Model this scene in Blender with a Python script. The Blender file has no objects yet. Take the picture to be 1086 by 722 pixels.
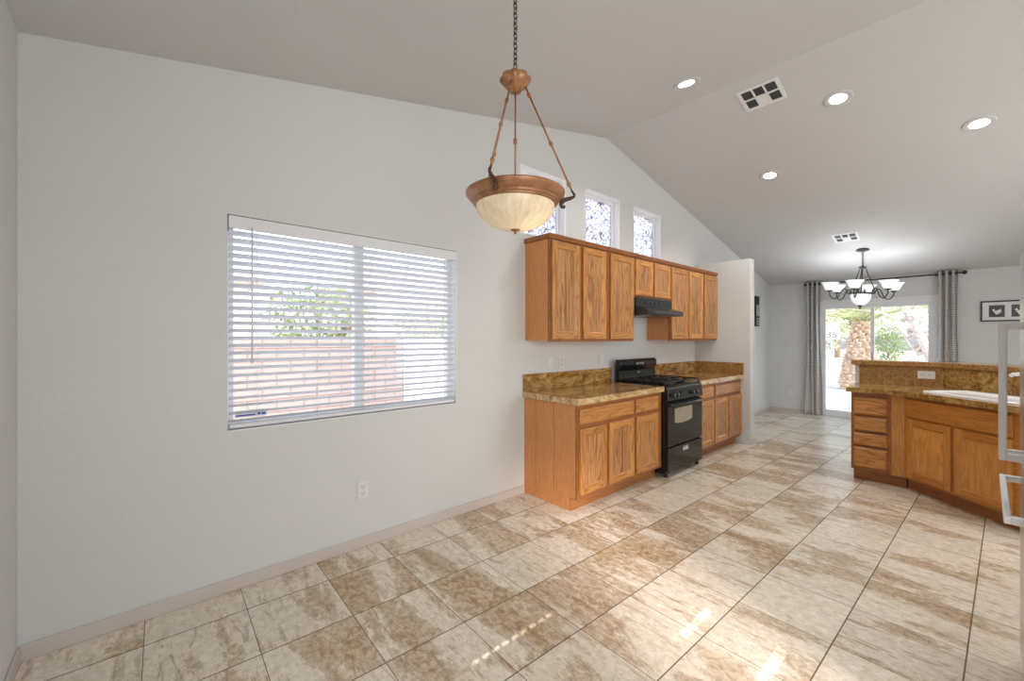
import bpy, bmesh, math, random
from mathutils import Vector, Matrix

random.seed(7)
R = math.radians
S = bpy.context.scene
C = S.collection

# ------------------------------------------------------------------ camera, light, exposure
cam_data = bpy.data.cameras.new('camera')
cam = bpy.data.objects.new('camera', cam_data)
C.objects.link(cam)
cam.location = (0, 0, 1.40)
cam.rotation_euler = (R(90), 0, R(48.50 - 90))
cam_data.sensor_width = 36.0
cam_data.lens = 444.0 / 1086 * 36.0
cam_data.shift_y = -(361 - 358.26) / 1086
cam_data.clip_start = 0.02
cam_data.clip_end = 300
S.camera = cam

S.view_settings.view_transform = 'Standard'
S.view_settings.look = 'None'
S.view_settings.gamma = 1
S.view_settings.use_curve_mapping = False
S.view_settings.exposure = 0.08

world = bpy.data.worlds.new('sky')
S.world = world
world.use_nodes = True
wt = world.node_tree
sky = wt.nodes.new('ShaderNodeTexSky')
sky.sky_type = 'NISHITA'
sky.sun_disc = False
sky.sun_elevation = R(38)
sky.sun_rotation = R(195)
sky.dust_density = 2.0
haze_mix = wt.nodes.new('ShaderNodeMix')
haze_mix.data_type = 'RGBA'
haze_mix.inputs[0].default_value = 0.55
haze_mix.inputs[7].default_value = (0.95, 0.97, 1.0, 1)
wt.links.new(sky.outputs[0], haze_mix.inputs[6])
wt.links.new(haze_mix.outputs[2], wt.nodes['Background'].inputs[0])
wt.nodes['Background'].inputs[1].default_value = 1.1


def sun(name, direction, strength, angle, color):
    d = bpy.data.lights.new(name, 'SUN')
    d.energy = strength
    d.angle = R(angle)
    d.color = color
    o = bpy.data.objects.new(name, d)
    C.objects.link(o)
    o.rotation_euler = Vector(direction).to_track_quat('-Z', 'Y').to_euler()
    o.location = (0, -8, 8)
    return o


SUN = Vector((0.30, 1.0, -0.80))
GLOW_DIR = Vector((0.42, 1.0, -0.50))
sun('sun', SUN, 4.0, 0.12, (1.0, 0.965, 0.92))
# added warm spot lamp outside the south wall for the soft floor glow
gd = bpy.data.lights.new('floor_glow_spot', 'SPOT')
gd.energy = 2300
gd.color = (1.0, 0.84, 0.74)
gd.spot_size = R(22)
gd.spot_blend = 1.0
gd.shadow_soft_size = 0.22
go = bpy.data.objects.new('floor_glow_spot', gd)
C.objects.link(go)
go.location = Vector((2.10, 1.12, 0)) - GLOW_DIR * 5.2
go.rotation_euler = GLOW_DIR.to_track_quat('-Z', 'Y').to_euler()


def area(name, loc, rot, sx, sy, power, color):
    d = bpy.data.lights.new(name, 'AREA')
    d.shape = 'RECTANGLE'
    d.size, d.size_y = sx, sy
    d.energy = power
    d.color = color
    o = bpy.data.objects.new(name, d)
    C.objects.link(o)
    o.location = loc
    o.rotation_euler = rot
    return o


# added fill lamps along the windowless south and west walls, out of frame
area('south_fill_light', (0.6, -1.85, 1.6), (R(90), 0, R(-28)), 2.2, 1.7, 56, (0.985, 0.985, 0.98))
area('west_fill_light', (-0.36, -1.0, 1.65), (R(90), 0, R(-90)), 1.1, 1.5, 30, (0.985, 0.985, 0.98))
area('kitchen_fill_light', (5.2, -1.93, 1.45), (R(90), 0, 0), 3.0, 2.0, 56, (0.985, 0.985, 0.98))


# ------------------------------------------------------------------ node helpers
class NT:
    def __init__(self, name):
        self.mat = bpy.data.materials.new(name)
        self.mat.use_nodes = True
        self.t = self.mat.node_tree
        self.b = self.t.nodes['Principled BSDF']
        self.out = self.t.nodes['Material Output']

    def n(self, typ, ins=None, **kw):
        nd = self.t.nodes.new(typ)
        for k, v in kw.items():
            setattr(nd, k, v)
        for k, v in (ins or {}).items():
            self.put(nd.inputs[k], v)
        return nd

    def put(self, sock, v):
        if isinstance(v, bpy.types.NodeSocket):
            self.t.links.new(v, sock)
        elif isinstance(v, bpy.types.Node):
            self.t.links.new(v.outputs[0], sock)
        else:
            if isinstance(v, tuple) and len(v) == 3 and sock.type == 'RGBA':
                v = v + (1,)
            sock.default_value = v

    def m(self, op, a, b=0.0, c=None):
        ins = {0: a, 1: b}
        if c is not None:
            ins[2] = c
        return self.n('ShaderNodeMath', ins, operation=op).outputs[0]

    def xyz(self, kind='Object'):
        tc = self.n('ShaderNodeTexCoord')
        return tc.outputs[kind]

    def sep(self, v):
        s = self.n('ShaderNodeSeparateXYZ', {0: v})
        return s.outputs[0], s.outputs[1], s.outputs[2]

    def comb(self, x, y, z):
        return self.n('ShaderNodeCombineXYZ', {0: x, 1: y, 2: z}).outputs[0]

    def noise(self, v, scale, detail=4.0, rough=0.55, dist=0.0):
        return self.n('ShaderNodeTexNoise', {'Vector': v, 'Scale': scale, 'Detail': detail, 'Roughness': rough,
                                             'Distortion': dist}).outputs[0]

    def ramp(self, f, stops, interp='LINEAR'):
        r = self.n('ShaderNodeValToRGB', {0: f})
        r.color_ramp.interpolation = interp
        el = r.color_ramp.elements
        while len(el) < len(stops):
            el.new(0.5)
        for e, (p, c) in zip(el, stops):
            e.position = p
            e.color = c + (1,) if len(c) == 3 else c
        return r.outputs[0]

    def mix(self, f, a, b, mode='MIX'):
        nd = self.n('ShaderNodeMix', data_type='RGBA', blend_type=mode)
        self.put(nd.inputs[0], f)
        self.put(nd.inputs[6], a)
        self.put(nd.inputs[7], b)
        return nd.outputs[2]

    def bump(self, h, strength, dist=0.002):
        self.put(self.b.inputs['Normal'],
                 self.n('ShaderNodeBump', {'Height': h, 'Strength': strength, 'Distance': dist}).outputs[0])

    def set(self, **kw):
        for k, v in kw.items():
            self.put(self.b.inputs[k.replace('_', ' ')], v)
        return self.mat


def srgb(r, g, b):
    f = lambda c: (c / 255 / 12.92) if c / 255 <= 0.04045 else ((c / 255 + 0.055) / 1.055) ** 2.4
    return (f(r), f(g), f(b))


def plain(name, col, rough=0.5, metal=0.0, **kw):
    t = NT(name)
    return t.set(Base_Color=col, Roughness=rough, Metallic=metal, **kw)


def flecked(name, c1, c2, scale, rough, metal=0.0):
    t = NT(name)
    f = t.noise(t.xyz(), scale, 5)
    return t.set(Base_Color=t.ramp(f, [(0.35, c1), (0.65, c2)]), Roughness=rough, Metallic=metal)


def wall_paint(name, col):
    t = NT(name)
    p = t.xyz()
    blot = t.noise(p, 1.3, 3)
    t.set(Base_Color=t.mix(blot, tuple(c * 0.97 for c in col), tuple(min(1, c * 1.02) for c in col)), Roughness=0.85)
    a = t.noise(p, 38, 5, 0.6)
    t.bump(t.ramp(a, [(0.42, (0, 0, 0)), (0.60, (1, 1, 1))]), 0.22, 0.003)
    return t.mat


M = {}
M['wall'] = wall_paint('wall_paint', (0.66, 0.67, 0.665))
M['ceiling'] = wall_paint('ceiling_paint', (0.60, 0.60, 0.595))
M['trim'] = plain('painted_trim', srgb(202, 192, 186), 0.5)
M['white'] = plain('white_paint', (0.80, 0.80, 0.80), 0.45)
M['jamb'] = plain('white_jamb', (0.88, 0.88, 0.89), 0.4)
M['canring'] = plain('satin_white_ring', (0.60, 0.60, 0.59), 0.3)
M['duct'] = plain('dark_louvre', (0.10, 0.10, 0.10), 0.6)
M['vinyl'] = plain('white_vinyl', (0.82, 0.83, 0.85), 0.4)
M['blind'] = plain('blind_white', (0.76, 0.77, 0.79), 0.5)
M['plastic'] = plain('white_plastic', (0.74, 0.74, 0.73), 0.35)
M['ivory'] = plain('ivory_plastic', (0.72, 0.69, 0.60), 0.35)
M['slot'] = plain('dark_slot', (0.03, 0.03, 0.03), 0.6)
M['black'] = plain('black_enamel', (0.010, 0.010, 0.010), 0.13)
M['blackmatte'] = plain('black_iron', (0.012, 0.012, 0.012), 0.5)
M['blackglass'] = plain('black_glass', (0.014, 0.013, 0.011), 0.06)
M['chrome'] = plain('chrome', (0.75, 0.75, 0.76), 0.15, 1.0)
M['steel'] = plain('brushed_steel', (0.62, 0.62, 0.63), 0.28, 1.0)
M['satin'] = plain('satin_handle', (0.74, 0.74, 0.75), 0.4, 0.55)
M['darksteel'] = plain('dark_steel', (0.16, 0.16, 0.17), 0.35, 1.0)
M['hood'] = plain('hood_black', (0.022, 0.024, 0.027), 0.24)
M['iron'] = flecked('wrought_iron', (0.05, 0.048, 0.045), (0.09, 0.085, 0.08), 60, 0.5, 0.4)
M['chain'] = plain('dark_bronze', (0.10, 0.085, 0.07), 0.4, 0.6)
M['bronze'] = flecked('antique_bronze', srgb(136, 92, 58), srgb(168, 122, 84), 22, 0.40, 0.2)
M['hook'] = plain('dark_brown_bronze', srgb(74, 48, 32), 0.4, 0.3)
M['rod'] = plain('rod_black', (0.03, 0.03, 0.032), 0.4, 0.5)
M['porcelain'] = plain('white_porcelain', (0.82, 0.82, 0.81), 0.12)
M['ovenwin'] = plain('oven_window', srgb(158, 150, 128), 0.18)  # pale reflection in the glass is put into the base colour
M['grey'] = plain('grey_plastic', (0.35, 0.35, 0.35), 0.4)


def glass_mat(name, tint=(1, 1, 1), gloss=0.06):
    t = NT(name)
    tr = t.n('ShaderNodeBsdfTransparent', {0: tint})
    gl = t.n('ShaderNodeBsdfGlossy', {0: (1, 1, 1), 'Roughness': 0.02})
    mx = t.n('ShaderNodeMixShader', {0: gloss, 1: tr.outputs[0], 2: gl.outputs[0]})
    t.t.links.new(mx.outputs[0], t.out.inputs[0])
    return t.mat


M['glass'] = glass_mat('window_glass')


def lace_glass():
    t = NT('leaded_lace_glass')
    p = t.xyz()
    wob = t.n('ShaderNodeVectorMath', {0: p, 1: (0, 0, 0)}, operation='ADD')
    nz = t.n('ShaderNodeTexNoise', {'Vector': p, 'Scale': 9.0}).outputs[1]
    t.put(wob.inputs[1], t.n('ShaderNodeVectorMath', {0: nz, 1: (0.05, 0.05, 0.05)}, operation='MULTIPLY').outputs[0])
    x, y, z = t.sep(wob.outputs[0])
    flat = t.comb(x, 0.0, z)
    v = t.n('ShaderNodeTexVoronoi', {'Vector': flat, 'Scale': 21.0}, feature='DISTANCE_TO_EDGE')
    line = t.ramp(v.outputs[0], [(0.02, (1, 1, 1)), (0.085, (0, 0, 0))])
    fl = t.noise(flat, 13, 4, 0.7)
    blot = t.ramp(fl, [(0.57, (0, 0, 0)), (0.66, (1, 1, 1))])
    col = t.mix(line, (0.96, 0.95, 0.95), (0.30, 0.25, 0.32))
    col = t.mix(t.m('MULTIPLY', blot, 0.6), col, (0.34, 0.22, 0.24))
    tl = t.n('ShaderNodeBsdfTranslucent', {0: col})
    tr = t.n('ShaderNodeBsdfTransparent', {0: col})
    mx = t.n('ShaderNodeMixShader', {0: 0.25, 1: tl.outputs[0], 2: tr.outputs[0]})
    t.t.links.new(mx.outputs[0], t.out.inputs[0])
    return t.mat


M['lace'] = lace_glass()


def oak(name, axis, light=srgb(212, 150, 84), dark=srgb(140, 84, 38), rough=0.36, figure=1.0):
    t = NT(name)
    rnd = t.n('ShaderNodeObjectInfo').outputs['Random']
    x, y, z = t.sep(t.xyz())
    o1 = t.m('MULTIPLY', rnd, 17.3)
    o2 = t.m('MULTIPLY', rnd, 9.1)
    x = t.m('ADD', x, o1)
    y = t.m('ADD', y, o2)
    z = t.m('ADD', z, t.m('MULTIPLY', rnd, 5.7))
    sc = {'x': (0.10, 1, 1), 'y': (1, 0.10, 1), 'z': (1, 1, 0.10)}[axis]
    p = t.comb(t.m('MULTIPLY', x, sc[0]), t.m('MULTIPLY', y, sc[1]), t.m('MULTIPLY', z, sc[2]))
    broad = t.noise(p, 9.0, 2, 0.5, 0.4)
    rings = t.m('FRACT', t.m('MULTIPLY', broad, 9.0))
    cath = t.ramp(rings, [(0.0, (1, 1, 1)), (0.22, (0.35, 0.35, 0.35)), (0.5, (0, 0, 0)), (0.93, (0.15, 0.15, 0.15)),
                          (1.0, (1, 1, 1))])
    fine = t.noise(p, 85, 4, 0.65)
    pores = t.ramp(fine, [(0.46, (0, 0, 0)), (0.62, (1, 1, 1))])
    tone = t.noise(p, 4.0, 2)
    col = t.mix(t.ramp(tone, [(0.35, (0, 0, 0)), (0.65, (1, 1, 1))]), light, tuple(l * 0.80 + d * 0.20 for l, d in zip(light, dark)))
    col = t.mix(t.m('MULTIPLY', cath, min(1.0, 0.7 * figure)), col, dark)
    col = t.mix(t.m('MULTIPLY', pores, 0.5), col, dark)
    var = t.m('MULTIPLY_ADD', rnd, 0.20, 0.90)
    col = t.mix(1.0, col, t.n('ShaderNodeCombineColor', {0: var, 1: var, 2: var}).outputs[0], 'MULTIPLY')
    t.set(Base_Color=col, Roughness=rough)
    t.bump(pores, 0.05, 0.001)
    return t.mat


M['oak_v'] = oak('oak_upright_grain', 'z')
M['oak_x'] = oak('oak_lengthwise_grain', 'x')
M['oak_panel'] = oak('oak_panel_grain', 'z', srgb(204, 150, 96), srgb(126, 78, 38), 0.30, 1.3)
M['oak_frame'] = oak('oak_frame_grain', 'z', srgb(168, 108, 58), srgb(118, 70, 34), 0.38, 0.8)
M['oak_side'] = oak('oak_side_veneer', 'z', srgb(218, 152, 94), srgb(186, 118, 66), 0.40, 0.35)
M['oak_kick'] = oak('oak_kick_board', 'x', srgb(170, 112, 64), srgb(120, 74, 38), 0.45, 0.6)
M['honey_v'] = oak('honey_oak_upright', 'z', srgb(224, 160, 84), srgb(176, 112, 50), 0.32, 0.7)
M['honey_x'] = oak('honey_oak_lengthwise', 'x', srgb(208, 140, 66), srgb(160, 98, 42), 0.32, 0.7)


def granite(name, seams=None, c0=srgb(84, 58, 26), c1=srgb(140, 100, 52), c2=srgb(178, 138, 80), c3=srgb(208, 182, 136),
            rough=0.10):
    t = NT(name)
    p = t.xyz()
    x, y, z = t.sep(p)
    st = t.comb(t.m('ADD', x, t.m('MULTIPLY', y, 0.6)), t.m('MULTIPLY', y, 2.2), t.m('MULTIPLY', z, 2.0))
    a = t.noise(st, 5.5, 8, 0.68, 1.6)
    b = t.noise(p, 70, 4, 0.6)
    f = t.m('MULTIPLY_ADD', b, 0.30, t.m('MULTIPLY', a, 0.82))
    col = t.ramp(f, [(0.38, c0), (0.50, c1), (0.60, c2), (0.72, c3)])
    v = t.n('ShaderNodeTexVoronoi', {'Vector': p, 'Scale': 120.0})
    spk = t.ramp(v.outputs[0], [(0.10, (1, 1, 1)), (0.24, (0, 0, 0))])
    gate = t.ramp(t.noise(p, 18, 2), [(0.45, (0, 0, 0)), (0.6, (1, 1, 1))])
    col = t.mix(t.m('MULTIPLY', t.m('MULTIPLY', spk, gate), 0.7), col, srgb(60, 44, 24))
    if seams:
        g = None
        for ax, per, off in seams:
            u = t.m('FRACT', t.m('MULTIPLY', t.m('ADD', (x, y, z)[ax], off), 1.0 / per))
            d = t.m('MULTIPLY', t.m('MINIMUM', u, t.m('SUBTRACT', 1.0, u)), per)
            l = t.m('LESS_THAN', d, 0.0018)
            g = l if g is None else t.m('MAXIMUM', g, l)
        col = t.mix(t.m('MULTIPLY', g, 0.8), col, srgb(84, 62, 40))
    t.set(Base_Color=col, Roughness=rough)
    return t.mat


M['granite'] = granite('golden_granite')
M['granite_edge_lit'] = granite('granite_edge_tile_lit', None, srgb(120, 90, 52), srgb(178, 142, 92), srgb(208, 180, 132), srgb(224, 205, 168), 0.25)  # same granite, lightened for the light falling on the front edge
M['granite_tile'] = granite('granite_tile', [(0, 0.457, 0.1), (1, 0.457, 0.18)])
def speckle_tile():
    t = NT('speckled_granite_tile')
    p = t.xyz()
    x, y, z = t.sep(p)
    f = t.m('ADD', t.m('MULTIPLY', t.noise(p, 48, 6, 0.75, 1.0), 0.7), t.m('MULTIPLY', t.noise(p, 140, 3, 0.7), 0.3))
    col = t.ramp(f, [(0.36, srgb(92, 62, 30)), (0.48, srgb(150, 108, 58)), (0.58, srgb(184, 144, 90)), (0.70, srgb(206, 176, 126))])
    u = t.m('FRACT', t.m('MULTIPLY', t.m('ADD', y, 0.02), 1 / 0.33))
    d = t.m('MULTIPLY', t.m('MINIMUM', u, t.m('SUBTRACT', 1.0, u)), 0.33)
    col = t.mix(t.m('MULTIPLY', t.m('LESS_THAN', d, 0.0016), 0.7), col, srgb(96, 70, 44))
    return t.set(Base_Color=col, Roughness=0.16)


M['granite_splash'] = speckle_tile()
M['granite_dark'] = granite('granite_dark_tile', [(0, 0.305, 0.02)], srgb(84, 58, 26), srgb(136, 98, 48), srgb(174, 136, 76), srgb(200, 168, 110), 0.14)


def tile_floor():
    t = NT('travertine_floor_tile')
    x, y, z = t.sep(t.xyz())
    dl = R(-1.47)
    c, s = math.cos(dl), math.sin(dl)
    a = t.m('ADD', t.m('MULTIPLY', x, c), t.m('MULTIPLY', y, s))
    b = t.m('SUBTRACT', t.m('MULTIPLY', y, c), t.m('MULTIPLY', x, s))
    T = 0.4016
    u = t.m('MULTIPLY', t.m('SUBTRACT', a, 0.7449), 1 / T)
    v = t.m('MULTIPLY', t.m('SUBTRACT', b, 2.9352), 1 / T)
    iu, iv = t.m('FLOOR', u), t.m('FLOOR', v)
    fu, fv = t.m('SUBTRACT', u, iu), t.m('SUBTRACT', v, iv)
    wn = t.n('ShaderNodeTexWhiteNoise', {'Vector': t.comb(iu, iv, 3.0)}, noise_dimensions='3D')
    rr, rg, rb = t.sep(wn.outputs[1])
    # travertine bands run across the room, shifted tile by tile
    pa = t.m('ADD', a, t.m('MULTIPLY', rr, 37.0))
    pb = t.m('ADD', b, t.m('MULTIPLY', rg, 53.0))
    band = t.comb(pa, t.m('MULTIPLY', pb, 0.36), t.m('MULTIPLY', rb, 11.0))
    warp = t.n('ShaderNodeTexNoise', {'Vector': band, 'Scale': 3.0, 'Detail': 3.0}).outputs[1]
    wv = t.n('ShaderNodeVectorMath', {0: band, 1: t.n('ShaderNodeVectorMath', {0: warp, 1: (0.16, 0.16, 0.16)},
                                                     operation='MULTIPLY').outputs[0]}, operation='ADD').outputs[0]
    big = t.noise(wv, 3.3, 8, 0.60, 0.35)
    big = t.m('ADD', big, t.m('MULTIPLY', t.m('SUBTRACT', rb, 0.5), 0.10))
    big = t.m('ADD', big, t.m('MULTIPLY', t.m('SUBTRACT', t.noise(t.comb(pa, t.m('MULTIPLY', pb, 0.55), 2.0), 75, 5, 0.8), 0.5), 0.17))
    mask = t.ramp(big, [(0.515, (0, 0, 0)), (0.540, (0.6, 0.6, 0.6)), (0.66, (1, 1, 1))])
    iso = t.comb(pa, t.m('MULTIPLY', pb, 0.75), 0.0)
    fine = t.noise(iso, 30, 7, 0.74, 0.5)
    grit = t.noise(t.comb(pa, t.m('MULTIPLY', pb, 0.45), 0.0), 46, 6, 0.75, 0.6)
    cream = t.mix(t.ramp(fine, [(0.36, (0, 0, 0)), (0.64, (1, 1, 1))]), srgb(208, 195, 175), srgb(238, 230, 217))
    brown = t.mix(t.ramp(fine, [(0.40, (0, 0, 0)), (0.60, (1, 1, 1))]), srgb(144, 114, 78), srgb(206, 180, 144))
    col = t.mix(t.m('MULTIPLY', mask, 0.9), cream, brown)
    vein = t.ramp(grit, [(0.58, (0, 0, 0)), (0.68, (1, 1, 1))])
    col = t.mix(t.m('MULTIPLY', vein, t.m('MULTIPLY_ADD', mask, 0.45, 0.30)), col, srgb(132, 100, 66))
    lines = t.noise(t.comb(pa, t.m('MULTIPLY', pb, 0.16), rb), 26, 6, 0.72, 0.7)
    stre = t.ramp(lines, [(0.55, (0, 0, 0)), (0.63, (1, 1, 1))])
    col = t.mix(t.m('MULTIPLY', stre, t.m('MULTIPLY_ADD', rr, 0.45, 0.32)), col, srgb(150, 118, 80))
    pale = t.ramp(lines, [(0.34, (1, 1, 1)), (0.43, (0, 0, 0))])
    col = t.mix(t.m('MULTIPLY', pale, 0.45), col, srgb(234, 226, 212))
    speck = t.ramp(t.noise(t.comb(pa, t.m('MULTIPLY', pb, 0.6), 7.0), 120, 4, 0.75), [(0.60, (0, 0, 0)), (0.68, (1, 1, 1))])
    col = t.mix(t.m('MULTIPLY', speck, t.m('MULTIPLY_ADD', mask, 0.35, 0.30)), col, srgb(112, 84, 56))
    tone = t.m('MULTIPLY_ADD', rg, 0.10, 0.93)
    col = t.mix(1.0, col, t.n('ShaderNodeCombineColor', {0: tone, 1: tone, 2: tone}).outputs[0], 'MULTIPLY')
    eu = t.m('MINIMUM', fu, t.m('SUBTRACT', 1.0, fu))
    ev = t.m('MINIMUM', fv, t.m('SUBTRACT', 1.0, fv))
    gl = t.m('MAXIMUM', t.m('LESS_THAN', eu, 0.0042), t.m('LESS_THAN', ev, 0.0072))
    col = t.mix(t.m('MULTIPLY', gl, 0.9), col, srgb(92, 70, 48))
    t.set(Base_Color=col, Roughness=t.m('MULTIPLY_ADD', gl, 0.4, t.m('MULTIPLY_ADD', fine, 0.14, 0.26)))
    h = t.m('SUBTRACT', t.m('MULTIPLY', fine, 0.12), gl)
    t.bump(h, 0.25, 0.002)
    return t.mat


M['tile'] = tile_floor()


def block_mat():
    t = NT('pink_block')
    p = t.xyz()
    x, y, z = t.sep(p)
    br = t.n('ShaderNodeTexBrick', {'Vector': t.comb(x, z, 0.0), 'Color1': srgb(172, 150, 142), 'Color2': srgb(164, 142, 134),
                                    'Mortar': srgb(128, 108, 100), 'Scale': 1.0, 'Mortar Size': 0.012,
                                    'Brick Width': 0.41, 'Row Height': 0.205})
    t.set(Base_Color=br.outputs[0], Roughness=0.9)
    return t.mat


M['block'] = block_mat()
M['gravel'] = flecked('pale_gravel', srgb(205, 196, 186), srgb(236, 230, 224), 30, 0.95)
M['patio'] = flecked('patio_concrete', srgb(196, 190, 186), srgb(214, 208, 204), 8, 0.8)
M['road'] = flecked('asphalt', srgb(120, 122, 126), srgb(140, 142, 146), 12, 0.9)
M['stucco'] = flecked('pale_stucco', srgb(226, 218, 208), srgb(238, 232, 224), 12, 0.9)
M['rooftile'] = flecked('roof_tile', srgb(210, 186, 174), srgb(228, 208, 198), 9, 0.8)
M['bark'] = flecked('tree_bark', srgb(120, 98, 80), srgb(176, 154, 132), 14, 0.9)
M['palebark'] = flecked('pale_bark', srgb(176, 164, 152), srgb(216, 206, 196), 12, 0.9)
M['palmbark'] = flecked('palm_boots', srgb(172, 142, 116), srgb(224, 204, 180), 9, 0.9)  # bark lightened, washed-out daylight is put into its colour
M['sign'] = plain('sign_white', (0.85, 0.85, 0.85), 0.5)
M['signblack'] = plain('sign_black', (0.02, 0.02, 0.02), 0.5)
M['bluemark'] = plain('blue_print', srgb(40, 60, 170), 0.4)


def leaf_mat(name, a, b):
    t = NT(name)
    f = t.noise(t.xyz(), 6, 3)
    col = t.ramp(f, [(0.3, a), (0.7, b)])
    df = t.n('ShaderNodeBsdfDiffuse', {0: col})
    tl = t.n('ShaderNodeBsdfTranslucent', {0: col})
    mx = t.n('ShaderNodeMixShader', {0: 0.35, 1: df.outputs[0], 2: tl.outputs[0]})
    t.t.links.new(mx.outputs[0], t.out.inputs[0])
    return t.mat


M['leaf'] = leaf_mat('green_leaves', srgb(112, 132, 84), srgb(172, 188, 136))  # these leaf and frond colours are bleached to imitate overexposed daylight
M['leafpale'] = leaf_mat('pale_green_leaves', srgb(166, 178, 142), srgb(206, 214, 182))
M['frond'] = leaf_mat('palm_fronds', srgb(160, 172, 118), srgb(214, 212, 170))


def curtain_mat():
    t = NT('grey_patterned_curtain')
    x, y, z = t.sep(t.xyz('UV'))
    chk = t.n('ShaderNodeTexVoronoi', {'Vector': t.comb(t.m('MULTIPLY', x, 1.0), t.m('MULTIPLY', y, 1.0), 0.0), 'Scale': 30.0,
                                       'Randomness': 0.25}, feature='F1', distance='CHEBYCHEV')
    f = t.ramp(chk.outputs[0], [(0.30, (1, 1, 1)), (0.36, (0, 0, 0))])
    col = t.mix(f, srgb(172, 166, 162), srgb(218, 214, 210))
    t.set(Base_Color=col, Roughness=0.75)
    return t.mat


M['curtain'] = curtain_mat()


def lamp_mat(name, col, strength, base=(0.85, 0.83, 0.78)):
    t = NT(name)
    return t.set(Base_Color=base, Roughness=0.3, Emission_Color=col, Emission_Strength=strength)


def bowl_mat():
    t = NT('alabaster_glass')
    x, y, z = t.sep(t.xyz())
    ang = t.m('ARCTAN2', y, x)
    sw = t.noise(t.comb(t.m('MULTIPLY', ang, 1.2), t.m('MULTIPLY', z, 4.0), 0.0), 5.0, 5, 0.6, 0.8)
    col = t.ramp(sw, [(0.3, srgb(222, 208, 178)), (0.7, srgb(246, 238, 218))])
    df = t.n('ShaderNodeBsdfPrincipled', {'Base Color': col, 'Roughness': 0.25})
    tl = t.n('ShaderNodeBsdfTranslucent', {0: col})
    mx = t.n('ShaderNodeMixShader', {0: 0.5, 1: df.outputs[0], 2: tl.outputs[0]})
    t.t.links.new(mx.outputs[0], t.out.inputs[0])
    return t.mat


M['alabaster'] = bowl_mat()
M['canlight'] = lamp_mat('recessed_lens', (1.0, 0.97, 0.92), 6.0)
M['shade'] = lamp_mat('white_glass_shade', (0.97, 0.98, 1.0), 0.6, (0.88, 0.90, 0.92))


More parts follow.
